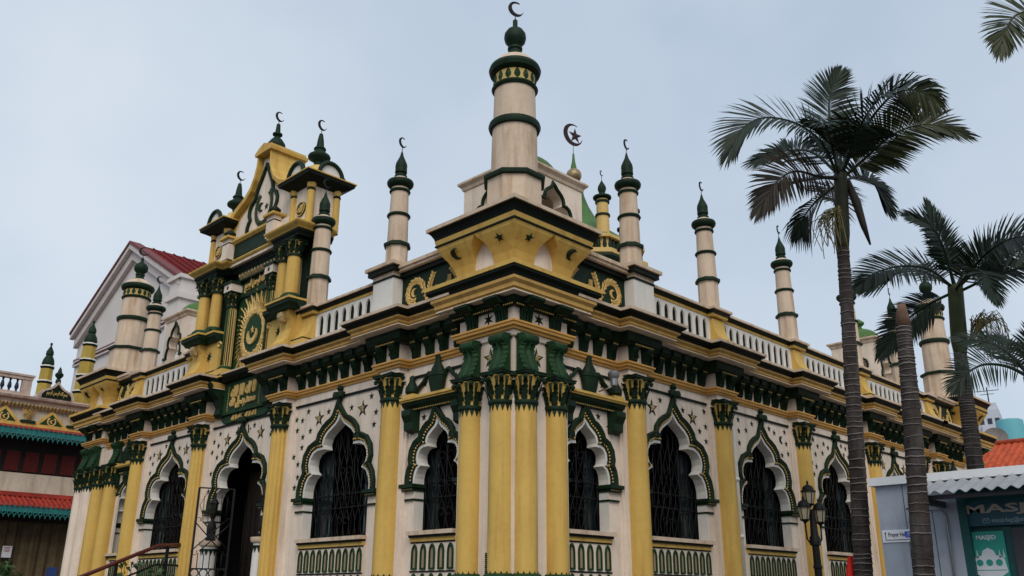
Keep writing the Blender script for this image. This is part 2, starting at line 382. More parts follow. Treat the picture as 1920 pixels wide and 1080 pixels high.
def window(F, c, hw, zs, top, sill=True, key=None):
    mo, fl, bd = cached(('arch', hw, zs), lambda: tuple(x.mesh(nm, mm) for x, nm, mm in zip(arch_moulding(hw, zs), ('arch_moulding', 'arch_fillet', 'bead_string'), (green, white, gold))))
    wn = part('arched_window', mo, F, c, 0, ZS)
    ob('arch_fillet', fl, wn); ob('bead_string', bd, wn)
    apex = 1.58*zs
    ob('arch_finial', cached(('af', zs, top), lambda: arch_finial(apex+.30, top-ZS).mesh('arch_finial', green)), wn)
    im, ib = cached(('imp', hw), lambda: tuple(x.mesh('impost', mm) for x, mm in zip(impost(hw), (green, dirty_gold))))
    for s in (1, -1):
        i = ob('impost', im, wn, (0, 0, -ZS), scale=(s, 1, 1)); ob('impost_beads', ib, wn, (0, 0, -ZS), scale=(s, 1, 1))
    if sill:
        ob('grille', cached(('gr', hw, zs), lambda: grille(hw, zs, ZI).mesh('grille', iron)), wn, (0, .245, -ZS))
        def pane():
            return M().box(-hw*.235, hw*.235, .0, .02, ZI, ZS+.9*zs).mesh('casement', glass)
        for s in (-1, 1): ob('casement', cached(('cs', hw, zs), pane), wn, (s*hw*.75, .32, -ZS))
        sill_balustrade(F, c, hw, None)
    return wn
def stars(F, wallo, u0, u1, c, hw, zs, ztop, rnd, moons=False, bigs=True):
    # relief stars scattered over the spandrels, clear of the arch
    a = foil_outer(hw, zs, .30)
    def clear(x, z, r):
        x = abs(x-c); z -= ZS
        if z < a[0][1]: return x > a[0][0]+r
        for (x0, z0), (x1, z1) in zip(a, a[1:]):
            if min(z0, z1)-.02 <= z <= max(z0, z1)+.02 and x < max(x0, x1)+r: return False
        return not (x < .24+r and z > 1.2*zs)
    put = []
    if bigs:
        for s in (-1, 1):
            x = c+s*.68*hw*1.02; z = ztop-.34
            if u0+.2 < x < u1-.2: put.append((x, z, .19)); part('large_star', BIG, F, x, .004, z)
    tries = 0
    while tries < 900:
        tries += 1
        x = rnd.uniform(u0+.12, u1-.12); z = rnd.uniform(ZS+.05, ztop-.11)
        if not clear(x, z, .085): continue
        if any((x-p[0])**2+(z-p[1])**2 < (.155+p[2])**2 for p in put): continue
        put.append((x, z, .07))
        o = part('crescent_relief' if moons and len(put) % 9 == 4 else 'star', MOON if moons and len(put) % 9 == 4 else STAR, F, x, .004, z)
    return put
# --- columns
def leaf(m, cx, ang, r0, z0, h, wd, out, mi=0):   # an acanthus leaf hugging a bell of radius r0
    rows = [(0, 0, .75), (.22, .015, 1.1), (.34, .02, .72), (.52, .03, 1.12), (.64, .04, .7), (.80, .05, 1.0), (.93, .65*out, .75), (1.0, out, .35), (.93, out*1.15, .2)]
    vs = []; rad = Vector((cos(ang), sin(ang))); tan = Vector((-sin(ang), cos(ang)))
    for t, o, ww in rows:
        for k in (-1, 0, 1):
            r = r0+o+(.018 if k == 0 else 0)+.05*t*.4; p = rad*r+tan*(k*ww*wd/2); vs.append((cx[0]+p.x, cx[1]+p.y, z0+h*t-(.03 if t == 1 else 0)))
    fs = [(i*3+k, i*3+k+1, i*3+k+4, i*3+k+3) for i in range(len(rows)-1) for k in range(2)]
    m.add(vs, fs, mi, True)
def capital(r=.23, h=.50):     # green leaves and abacus over a yellow bell
    g = M(); y = M()
    y.lathe([(r*.98, 0), (r*1.0, h*.4), (r*1.12, h*.75), (r*1.28, h*.86)], 20)
    g.lathe([(r*1.0, -.02), (r*1.16, -.015), (r*1.2, .015), (r*1.16, .045), (r*1.02, .05)], 20)
    for i in range(9): leaf(g, (0, 0), 2*pi*i/9+pi/9, r*1.03, .04, h*.46, r*.56, .09)
    for i in range(8): leaf(g, (0, 0), 2*pi*i/8, r*1.06, h*.24, h*.48, r*.46, .12)
    for i in range(8):
        a = 2*pi*i/8+pi/8; d = Vector((cos(a), sin(a))); g.tube([tuple(d*r*1.03)+(h*.25,), tuple(d*r*1.12)+(h*.62,), tuple(d*r*1.3)+(h*.82,)], [.03, .022, .03], 5)
    for i in range(4):           # corner volutes
        a = pi/4+i*pi/2; d = Vector((cos(a), sin(a))); g.tube([tuple(d*(r*1.1))+(h*.55,), tuple(d*(r*1.35))+(h*.78,), tuple(d*(r*1.62))+(h*.84,), tuple(d*(r*1.7))+(h*.76,), tuple(d*(r*1.58))+(h*.70,)], .035, 6)
        a = i*pi/2; d = Vector((cos(a), sin(a))); g.lathe([(0, h*.80), (.05, h*.84), (.055, h*.9), (.0, h*.97)], 6, tuple(d*r*1.28))
    # abacus with concave sides
    P = []
    for i in range(4):
        a0 = pi/4+i*pi/2; a1 = a0+pi/2; c0 = Vector((cos(a0), sin(a0)))*r*1.95; c1 = Vector((cos(a1), sin(a1)))*r*1.95
        for k in range(6):
            t = k/6; q = c0.lerp(c1, t); q *= 1-.10*sin(pi*t); P.append((q.x, q.y))
    Q = [(x*.9, yy*.9) for x, yy in P]; R_ = [(x*1.05, yy*1.05) for x, yy in P]
    n = len(P)
    for A, za, B, zb in ((Q, h*.86, P, h*.90), (P, h*.90, P, h*.95), (P, h*.95, R_, h*.97), (R_, h*.97, R_, h)):
        g.add([(x, yy, za) for x, yy in A]+[(x, yy, zb) for x, yy in B], [(i, (i+1) % n, n+(i+1) % n, n+i) for i in range(n)])
    g.add([(x, yy, h) for x, yy in R_], [tuple(range(n))]); g.add([(x, yy, h*.86) for x, yy in Q], [tuple(reversed(range(n)))])
    return g.mesh('capital', green), y.mesh('capital_bell', yellow)
def collar(r, n=14, up=False, h=.13):
    m = M(); s = 1 if up else -1
    m.lathe([(r+.002, 0), (r+.022, 0), (r+.022, -.03*s), (r+.002, -.03*s)], 28, sharp=True)
    for i in range(n):
        a0 = 2*pi*i/n; a1 = 2*pi*(i+1)/n; am = (a0+a1)/2; R2 = r+.012
        m.add([(R2*cos(a0), R2*sin(a0), 0), (R2*cos(a1), R2*sin(a1), 0), ((R2-.002)*cos(am), (R2-.002)*sin(am), s*h), ((r-.02)*cos(am), (r-.02)*sin(am), 0)], [(0, 1, 2), (1, 3, 2), (3, 0, 2), (0, 3, 1)])
    return m.mesh('zigzag_collar', green)
def column(F, u, w, zr, r=.225, hcap=.50, fluted=False, m=yellow, zb=1.83):
    key = ('col', r, zr, fluted, m.name, zb)
    def shaft():
        q = M(); n = 16 if fluted else 28
        if fluted:
            vs = []; N = 128; rings = [zb, zb+1.2, zr]; 
            for k, z in enumerate(rings):
                for i in range(N):
                    a = 2*pi*i/N; rr = (r if k == 0 else r*(.99 if k == 1 else .92))-.022*abs(cos(a*8))**.6*(1 if True else 0); vs.append((rr*cos(a), rr*sin(a), z))
            q.add(vs, [(k*N+i, k*N+(i+1) % N, (k+1)*N+(i+1) % N, (k+1)*N+i) for k in range(2) for i in range(N)], 0, True)
        else: q.lathe([(r, zb), (r*1.0, zb+.8), (r*.985, zb+1.8), (r*.94, zr)], 32)
        return q.mesh('column', m)
    c = part('column', cached(key, shaft), F, u, w, 0)
    cg, cy = cached(('cap', r, hcap), lambda: capital(r*.94, hcap))
    ob('capital', cg, c, (0, 0, zr)); ob('capital_bell', cy, c, (0, 0, zr))
    ob('zigzag_collar', cached(('zc', r), lambda: collar(r*.94)), c, (0, 0, zr-.02))
    ob('zigzag_collar', cached(('zcb', r), lambda: collar(r, 14, True, .10)), c, (0, 0, zb-.02))
    ob('column_base', cached(('cbase', r), lambda: M().lathe([(r+.03, 1.87), (r+.07, 1.83), (r+.07, 1.72), (r+.03, 1.68), (r+.05, 1.6), (r+.12, 1.5), (r+.12, 1.2), (0, 1.2)], 28).mesh('column_base', lgreen)), c)
    return c
# --- console brackets under the cornice
def console(wd=.165, h=.30, pr=.145):
    p = [(-.0, h), (-pr, h), (-pr-.02, h*.82), (-pr*.86, h*.58), (-pr*.62, h*.42), (-pr*.50, h*.22), (-pr*.60, h*.04), (-pr*.45, -h*.06), (-.0, -h*.03)]
    m = M(); m.prism([(y, z) for y, z in p], -wd/2, wd/2, 'x')
    for s in (-1, 0, 1): m.prism([(y*1.03-.008, z) for y, z in p[1:8]]+[(-.1, h*.3)], s*wd*.33-.022, s*wd*.33+.022, 'x')
    return m.mesh('bracket', green)
CONS = console()
# ================================================================== facades
def bumped(u0, u1, cols, w0, bw, bh):    # plan path with a step forward over each column
    p = [(u0, w0)]
    for c in cols: p += [(c-bh, w0), (c-bh, w0+bw), (c+bh, w0+bw), (c+bh, w0)]
    return p+[(u1, w0)]
STRING = [(0, 5.665), (.03, 5.665), (.04, 5.70), (.075, 5.715), (.085, 5.755), (.11, 5.77), (.11, 5.80), (0, 5.81)]
FRIEZE = [(0, 6.125), (.12, 6.13), (.14, 6.16), (.19, 6.18), (.22, 6.24), (.22, 6.345), (0, 6.35)]
CORN_S = [(0, 6.346), (.43, 6.346), (.43, 6.36), (0, 6.37)]
CORN_Y = [(.0, 6.362), (.41, 6.362), (.41, 6.39), (.43, 6.395), (.43, 6.44), (.48, 6.475), (.49, 6.505), (0, 6.508)]
CORN_B = [(.0, 6.51), (.49, 6.51), (.51, 6.55), (.57, 6.585), (.57, 6.61), (0, 6.61)]
CORN_W = [(.0, 6.614), (.60, 6.614), (.60, 6.67), (0, 6.70)]
def facade(F, u0, u1, cols, wins, rails, portal=None):
    cv = lambda u, w, z: F.p(u, w, z)
    segs = [(u0, u1)] if not portal else [(u0, portal[0]), (portal[1], u1)]
    for (a, b) in segs:
        cs = [c for c in cols if a-.01 < c < b+.01]
        pth = bumped(a, b, [c for c in cs if a+.36 < c < b-.36], .0, .24, .33)
        part('string_course', M().sweep(pth, STRING, conv=cv).mesh('string', orange))
        part('frieze', M().sweep(pth, FRIEZE, conv=cv).mesh('frieze', green))
        cor = part('cornice', M().sweep(pth, CORN_Y, conv=cv).mesh('cornice', shade_yellow))
        ob('cornice_soffit', M().sweep(pth, CORN_S, conv=cv).mesh('soffit', cream), cor)
        ob('cornice_band', M().sweep(pth, CORN_B, conv=cv).mesh('band', black), cor); ob('cornice_lip', M().sweep(pth, CORN_W, conv=cv).mesh('lip', stone), cor)
    # wall above the bays, black fillet
    part('wall', M().box(u0, u1, 0, .32, 5.62, 6.62).mesh('w', cream) if F.side == 'R' else M().box(0, .32, u0, u1, 5.62, 6.62).mesh('w', cream))
    # column bump blocks
    for c in cols:
        part('entablature_block', cached('entb', lambda: M().box(-.29, .29, -.24, .01, 5.57, 6.40).mesh('entb', cream)), F, c, 0, 0)
        for s in (-1, 1): part('bracket', CONS, F, c+s*.20, .24, 5.84)
        part('star', cached('bstar', lambda: M().star(0, 0, .085, 0, .025, 6, .35).mesh('bs', green)), F, c, .245, 5.98)
        part('bead_string', cached('cbeads', lambda: beads_along([(-.30, 6.135), (.30, 6.135)], 0, .022, .054, -.41).mesh('cb', gold)), F, c, 0, 0)
    # consoles between the columns
    stops = [u0]+sorted(cols)+[u1]
    for a, b in zip(stops, stops[1:]):
        a2 = a+.36 if a in cols else a+.12; b2 = b-.36 if b in cols else b-.12
        n = max(1, round((b2-a2)/.42))
        for i in range(n):
            uu = a2+(i+.5)*(b2-a2)/n
            if portal and portal[0]-.25 < uu < portal[1]+.25: continue
            part('bracket', CONS, F, uu, .0, 5.84)
            part('bead_string', cached('brbeads', lambda: beads_along([(-.10, 0), (.101, 0)], 0, .022, .052, -.165).mesh('bb', gold)), F, uu, 0, 6.125)
            part('frieze_block', cached('frb', lambda: M().prism([(0, 6.15), (-.17, 6.15), (-.21, 6.18), (-.27, 6.22), (-.27, 6.33), (0, 6.33)], -.12, .12, 'x').mesh('frb', green)), F, uu, 0, 0)
def wallbay(F, u0, u1, c, hw, zs, top, rnd, ztop=5.44, sill=True, moons=False, bigs=True):
    poly, side = bay_wall(u0, u1, c, hw, zs)
    poly = [(F.lx(x), z) for x, z in poly]
    wl = part('wall', M().prism(poly, 0, .22, 'y', 0, side).mesh('bay_wall', [cream, white]), None, loc=(0, 0, 0), rot=F.rot)
    window(F, c, hw, zs, top, sill)
    stars(F, wl, u0+.28, u1-.28, c, hw, zs, ztop, rnd, moons, bigs)
    part('wall_fillet', M().box(-(u1-u0)/2+.2, (u1-u0)/2-.2, -.035, 0, 5.44, 5.485).mesh('fillet', black), F, (u0+u1)/2, 0, 0)
    return wl
LC = [3.14, 7.12, 10.9, 14.5]; RC = [3.18, 6.24, 9.78, 13.75, 17.0, 18.5]
rnd = random.Random(3)
# left facade bays: (from, to, centre, half width, height factor, finial tip)
wallbay(FL, 3.14, 7.12, 5.05, 1.12, 1.0, 5.68, rnd)
wallbay(FL, 7.12, 10.9, 9.0, 1.12, 1.0, 5.50, rnd, sill=False)
wallbay(FL, 10.9, 14.5, 12.72, 1.12, 1.0, 5.66, rnd)
wallbay(FL, .5, 3.14, 1.92, .60, .68, 4.88, rnd, ztop=4.80, bigs=False)
wallbay(FL, 14.5, 17.2, 15.35, .60, .68, 4.88, rnd, ztop=4.80, bigs=False)
wallbay(FR, 3.18, 6.24, 4.62, 1.02, 1.0, 5.70, rnd)
wallbay(FR, 6.24, 9.78, 8.1, 1.02, 1.0, 5.66, rnd, moons=True, bigs=False)
wallbay(FR, 9.78, 13.75, 11.8, 1.02, 1.0, 5.66, rnd, moons=True, bigs=False)
wallbay(FR, 13.75, 17.0, 15.45, 1.02, 1.0, 5.66, rnd)
wallbay(FR, .5, 3.18, 1.86, .60, .68, 4.88, rnd, ztop=4.80, moons=True, bigs=False)
wallbay(FR, 18.5, 21.4, 19.85, .60, .68, 4.88, rnd, ztop=4.80, bigs=False)
part('wall', M().box(17.0, 18.5, 0, .32, 1.2, 5.62).mesh('w', cream))
facade(FL, 1.05, 17.2, LC, None, None, portal=(8.02, 9.98)); facade(FR, 1.05, 21.2, RC, None, None)
for F, cs in ((FL, LC), (FR, RC)):
    for c in cs:
        column(F, c, .12, 5.05, fluted=(F is FL and c in (7.12, 10.9)))
        part('pilaster', cached('pil', lambda: M().box(-.38, .38, -.05, .0, 1.2, 5.57).box(-.33, .33, -.09, -.05, 1.2, 5.56).mesh('pilaster', cream)), F, c, 0, 0)
# small bay lintels with vase, swags
def lintel(L):
    g = M(); y = M(); b = M()
    g.sweep([(-L/2, 0), (-L/2+.02, 0), (L/2-.02, 0), (L/2, 0)], [(0, 4.80), (.08, 4.80), (.12, 4.86), (.17, 4.89), (.20, 4.95), (0, 4.95)], conv=lambda u, w, z: (u, -w, z))
    y.box(-L/2, L/2, -.22, 0, 4.952, 4.985); y.box(-L/2, L/2, -.25, 0, 4.985, 5.03)
    for s in (-1, 1):
        x = s*(L/2-.2); g.prism([(0, 4.80), (-.24, 4.80), (-.24, 4.70), (-.17, 4.58), (-.16, 4.44), (-.05, 4.40), (0, 4.40)], x-.13, x+.13, 'x'); y.box(x-.15, x+.15, -.2, 0, 5.03, 5.10)
    xx = -L/2+.05
    while xx < L/2: b.bead(xx, -.105, 4.82, .017); xx += .05
    return g.mesh('lintel', green), y.mesh('lintel_shelf', yellow), b.mesh('lb', gold)
def vase():
    m = M(); m.lathe([(.10, 5.03), (.14, 5.06), (.19, 5.22), (.21, 5.34), (.23, 5.36), (.23, 5.41), (.17, 5.43), (.15, 5.5), (.08, 5.6), (.06, 5.7), (.07, 5.74), (0, 5.83)], 14, (0, -.08))
    m.v = [(x, -.08+(y+.08)*.62, z) for x, y, z in m.v]; return m.mesh('vase_relief', green)
def swag(L, sd):
    m = M()
    for s in (sd,):
        pts = []
        for i in range(13):
            t = i/12; x = s*(.16+t*(L/2-.36)); z = 5.40+.07*sin(pi*min(1, t*2.2))-(.27*(max(0, t-.25)/.75)**1.2); pts.append((x, -.05, z))
        m.tube(pts, .04, 6); m.lathe([(.07, 5.1), (.13, 5.16), (.13, 5.24), (.06, 5.36), (.05, 5.46), (0, 5.5)], 10, (s*(L/2-.16), -.08))
    return m.mesh('swag', green)
for F, a, b in ((FL, 1.0, 2.78), (FR, 1.0, 2.82), (FL, 14.86, 16.1), (FR, 18.86, 21.2)):
    L = b-a; g, y, bd = lintel(L); o = part('lintel', g, F, (a+b)/2, 0, 0); ob('lintel_shelf', y, o); ob('bead_string', bd, o); ob('vase_relief', cached('vase', vase), o); [ob('swag', swag(L, s), o) for s in (-1, 1)]
    for s in (-.33, .33): ob('star', STAR, o, (s*L*.75, -.005, 5.3))
# ------------------------------------------------------------------ roof balustrade
def rail_run(F, a, b, n):
    wd = (b-a)/n; ow = wd*.58; z0, z1, za, zt = 6.92, 7.26, 7.40, 7.46; m = M()
    arch = [(-ow/2, z1), (-ow*.42, z1+.06), (-ow*.22, z1+.12), (0, za), (ow*.22, z1+.12), (ow*.42, z1+.06), (ow/2, z1)]
    for i in range(n):
        cx = -(b-a)/2+(i+.5)*wd
        P = [(cx-wd/2, z0), (cx-ow/2, z0)]+[(cx+x, z) for x, z in arch]+[(cx+ow/2, z0), (cx+wd/2, z0), (cx+wd/2, zt), (cx-wd/2, zt)]
        m.prism(P, -.10, -.062, 'y', skip=(len(P)-1-0, len(P)-3))
    o = part('roof_balustrade', m.mesh('roof_balustrade', white), F, (a+b)/2, 0, 0)
    h = (b-a)/2
    ob('balustrade_back', M().box(-h, h, -.055, .08, 6.9, 7.46).mesh('bk', black), o)
    ob('balustrade_base', M().box(-h, h, -.14, .09, 6.66, 6.92).mesh('bs', white), o)
    ob('rail', M().box(-h, h, -.12, .09, 7.462, 7.52, 0).sweep([(-h, .12), (h, .12)], [(0, 7.522), (.02, 7.522), (.06, 7.56), (.08, 7.59), (0, 7.59)], 1).box(-h, h, -.12, .1, 7.522, 7.59, 1).box(-h, h, -.23, .12, 7.592, 7.64, 2).mesh('rail', [yellow, black, stone]), o)
BELL = [(.10, 7.42), (.20, 7.42), (.205, 7.32), (.22, 7.20), (.26, 7.08), (.33, 6.97), (.42, 6.90), (.44, 6.87), (.44, 6.70), (.10, 6.70)]
def bell_pedestal(F, u, w=.46):
    m = M(); P = [(-a, z) for a, z in BELL]; m.prism(P, -w/2, w/2, 'x')
    vs = M()
    o = part('bell_console', m.mesh('bell', yellow), F, u, 0, 0)
    ob('console_line', M().box(-w/2-.008, w/2+.008, -.448, -.1, 6.86, 6.885).mesh('ln', lgreen), o)
    c = part('pedestal', M().box(-.26, .26, -.12, .42, 6.66, 7.46, 0).mesh('pedestal', white), F, u, 0, 0)
    capm = M().box(-.30, .30, -.27, .44, 7.462, 7.525, 0).box(-.34, .34, -.31, .48, 7.527, 7.595, 1).box(-.38, .38, -.36, .5, 7.597, 7.65, 2).mesh('cap', [yellow, black, stone]); ob('pedestal_cap', capm, c)
def crescent_me(r=.118, m_=None):
    pts = []; n = 18
    for i in range(n+1): t = radians(38)+radians(284)*i/n; pts.append((r*cos(t), r*sin(t)))
    q = []
    for i in range(n+1): t = radians(46)+radians(268)*(n-i)/n; q.append((r*.24+r*.80*cos(t), r*.80*sin(t)))
    pts += q
    a = radians(25); pts = [(x*cos(a)-z*sin(a), x*sin(a)+z*cos(a)) for x, z in pts]
    return M().prism(pts, -.012, .012).mesh('crescent', m_ or bronze)
CRES = crescent_me()
def minaret(F, u, w, zb, scale=1., zt=7.65, rings=(9.05, 9.62), short=False):
    rb = .235; rotn = pi/8
    b = zt if zb is None else zb
    m = M(); m.lathe([(rb*1.0, b-.02), (rb*.98, 8.36)], 8, rot=rotn, smooth=False); m.lathe([(.215, 8.44), (.205, 9.04)], 24); m.lathe([(.20, 9.06), (.185, 9.60)], 24); m.lathe([(.185, 9.62), (.183, 9.72)], 24)
    m.lathe([(.25, 9.86), (.20, 9.90), (.13, 9.95), (.10, 9.96)], 24)
    o = part('minaret', m.mesh('minaret', stone), F, u, w, 0)
    me = cached('minring', lambda: M().lathe([(rb*.95, 8.35), (rb*1.22, 8.35), (rb*1.22, 8.41), (rb*.95, 8.45)], 8, rot=rotn, smooth=False).mesh('ring', green)); ob('ring', me, o)
    me = cached('minring2', lambda: M().lathe([(.2, 9.02), (.235, 9.025), (.25, 9.055), (.235, 9.085), (.19, 9.09)], 24).mesh('ring', green)); ob('ring', me, o)
    me = cached('minring3', lambda: M().lathe([(.18, 9.59), (.215, 9.595), (.225, 9.62), (.215, 9.645), (.18, 9.65)], 24).mesh('ring', green)); ob('ring', me, o)
    me = cached('minrim', lambda: M().lathe([(.18, 9.70), (.22, 9.71), (.275, 9.77), (.285, 9.82), (.27, 9.86), (.24, 9.87)], 24).mesh('rim', green)); ob('rim', me, o)
    me = cached('minfin', lambda: M().lathe([(.13, 9.95), (.135, 10.0), (.10, 10.03), (.10, 10.06), (.13, 10.07), (.13, 10.10), (.125, 10.17), (.13, 10.22), (.12, 10.29), (.085, 10.37), (.045, 10.46), (.02, 10.56), (.008, 10.6), (.008, 10.72)], 16).mesh('finial', green)); f = ob('finial', me, o)
    ob('crescent', CRES, f, (.01, 0, 10.80), .2 if F.side == 'R' else 1.77)
    return o
for u, n in ((4.72, None),): pass
Rp = [(3.42, 'tall'), (6.3, 'm'), (9.95, 'm'), (13.7, 'm'), (16.95, 'm'), (18.4, 'p')]
Lp = [(3.42, 'tall'), (6.3, 'm'), (15.15, 'm'), (11.75, 'p')]
for F, L in ((FR, Rp), (FL, Lp)):
    for u, k in L:
        if k == 'tall':
            c = part('pedestal', M().box(-.33, .33, -.30, .40, 6.66, 7.62, 0).mesh('pedestal', white), F, u, 0, 0)
            ob('pedestal_base', M().box(-.35, .35, -.32, .42, 6.66, 6.80).mesh('pbase', stone), c); ob('pedestal_line', M().box(-.345, .345, -.315, .42, 6.803, 6.825).mesh('pl', black), c); ob('pedestal_line', M().box(-.35, .35, -.32, .42, 7.55, 7.59).mesh('pl', black), c)
            ob('pedestal_cap', M().box(-.34, .34, -.31, .41, 7.59, 7.682, 0).box(-.42, .42, -.39, .46, 7.682, 7.79, 1).box(-.47, .47, -.44, .5, 7.79, 7.86, 0).mesh('cap', [stone, black]), c)
            minaret(F, u, .0, 7.86)
        else:
            bell_pedestal(F, u)
            if k == 'm':
                q = minaret(F, u, .0, 7.65)
                if F is FL and u > 12: q.scale = (1, 1, .93); q.location.z = 7.65*.07
for a, b, n in ((3.75, 6.04, 8), (6.56, 9.69, 11), (10.21, 13.44, 11), (13.96, 16.69, 9), (17.21, 18.14, 3)): rail_run(FR, a, b, n)
for a, b, n in ((3.75, 6.04, 8), (12.0, 14.88, 9)): rail_run(FL, a, b, n)
# green relief panels beside the corner platforms
def spray(m, pts, leafs=12, size=.085):    # twig with paired leaves along pts (x,z)
    P = [Vector((x, 0, z)) for x, z in pts]; m.tube([(p.x, -.02, p.z) for p in P], .012, 5); n = len(P)
    for i in range(leafs):
        t = i/leafs*(n-1); k = int(t); p = P[k].lerp(P[min(k+1, n-1)], t-k); d = (P[min(k+1, n-1)]-P[k]).normalized()
        for s in (-1, 1):
            a = atan2(d.z, d.x)+s*.75; tip = p+Vector((cos(a), 0, sin(a)))*size; nn = Vector((-sin(a), 0, cos(a)))*size*.30; mid = p.lerp(tip, .5)
            m.add([(p.x, -.01, p.z), (mid.x+nn.x, -.01, mid.z+nn.z), (tip.x, -.012, tip.z), (mid.x-nn.x, -.01, mid.z-nn.z), (mid.x, -.035, mid.z)], [(0, 1, 4), (1, 2, 4), (2, 3, 4), (3, 0, 4)])
def relief_panel(F, a, b, flip):
    L = b-a; s = 1 if flip else -1
    o = part('relief_panel', M().box(-L/2, L/2, -.06, .08, 6.68, 7.56).mesh('panel', green), F, (a+b)/2, 0, 0)
    ob('panel_base', M().box(-L/2, L/2, -.16, .08, 6.66, 6.80).mesh('pb', stone), o)
    pr = ob('panel_rail', M().box(-L/2, L/2, -.22, .12, 7.662, 7.72).mesh('pr', stone), o); ob('rail_moulding', M().box(-L/2, L/2, -.14, .1, 7.562, 7.66).mesh('pr', black), pr); ob('rail_top', M().box(-L/2, L/2, -.26, .14, 7.722, 7.79).mesh('pr', stone), pr)
    ob('parapet', M().box(-L/2, L/2, .35, .5, 6.6, 8.02).mesh('pp', green), o)
    m = M(); cx = s*L*.28; cz = 7.17; R = .27
    spray(m, [(s*L*.06, 6.82), (s*L*.07, 7.0)]+[(cx+s*R*(1-.025*k)*cos(pi-k*.37), cz+R*(1-.025*k)*sin(pi-k*.37)) for k in range(14)], 26, .115)
    spray(m, [(s*L*.055, 6.84), (s*L*.06, 7.08), (s*L*.03, 7.28), (-s*L*.02, 7.47)], 9, .12); spray(m, [(-s*L*.40, 6.84), (-s*L*.41, 7.08), (-s*L*.36, 7.3), (-s*L*.28, 7.47)], 9, .12)
    ob('spray', m.mesh('spray', gold), o, (0, -.06, 0), kind='stuff'); ob('crescent_relief', cached('pm', lambda: moon_mesh(.09, .04, .012, gold)), o, (cx, -.075, cz))
    t = cached('panel_text', lambda: text_mesh(arabic('الله محمد'), .46, .40, .03, gold, bold=.02)); ob('calligraphy', t, o, (-s*L*.17, -.06, 7.10))
relief_panel(FR, 1.2, 3.1, True); relief_panel(FL, 1.2, 3.1, False); relief_panel(FR, 18.66, 20.7, False); relief_panel(FL, 15.45, 16.9, True)
# ================================================================== corner piers with platform and tower
def scroll(wd=.30):            # leaning acanthus console above the pier capitals, facing -y
    prof = [(-.20, .0), (-.25, .05), (-.235, .13), (-.195, .22), (-.16, .31), (-.145, .40), (-.165, .48), (-.22, .53)]
    m = M(); vs = []; N = 22
    def at(t):
        x = t*(len(prof)-1); k = min(int(x), len(prof)-2); u = x-k; a, b = prof[k], prof[k+1]; return a[0]+(b[0]-a[0])*u, a[1]+(b[1]-a[1])*u
    for i in range(N+1):
        y, z = at(i/N); w_ = wd*(.56+.10*sin(pi*i/N*1.1)+(.055 if i % 3 == 1 else (-.045 if i % 3 == 0 else .0)))
        for k, (f, dy, dz) in enumerate(((-1, .03, .0), (-.62, -.02, -.02), (-.25, .0, .012), (0, -.045, -.012), (.25, .0, .012), (.62, -.02, -.02), (1, .03, .0))): vs.append((f*w_, y+dy, z+dz))
    m.add(vs, [(i*7+k, i*7+k+1, i*7+8+k, i*7+7+k) for i in range(N) for k in range(6)])
    m.prism([(-.02, 0)]+[(y+.05, z) for y, z in prof]+[(-.02, .66)], -wd*.5, wd*.5, 'x')
    m.tube([(-wd/2-.02, -.17, .59), (wd/2+.02, -.17, .59)], .085, 12); m.tube([(-wd/2-.035, -.17, .59), (wd/2+.035, -.17, .59)], .045, 10)
    m.box(-wd*.55, wd*.55, -.16, 0, .62, .68)
    return m.mesh('scroll_console', lgreen)
SCR = scroll()
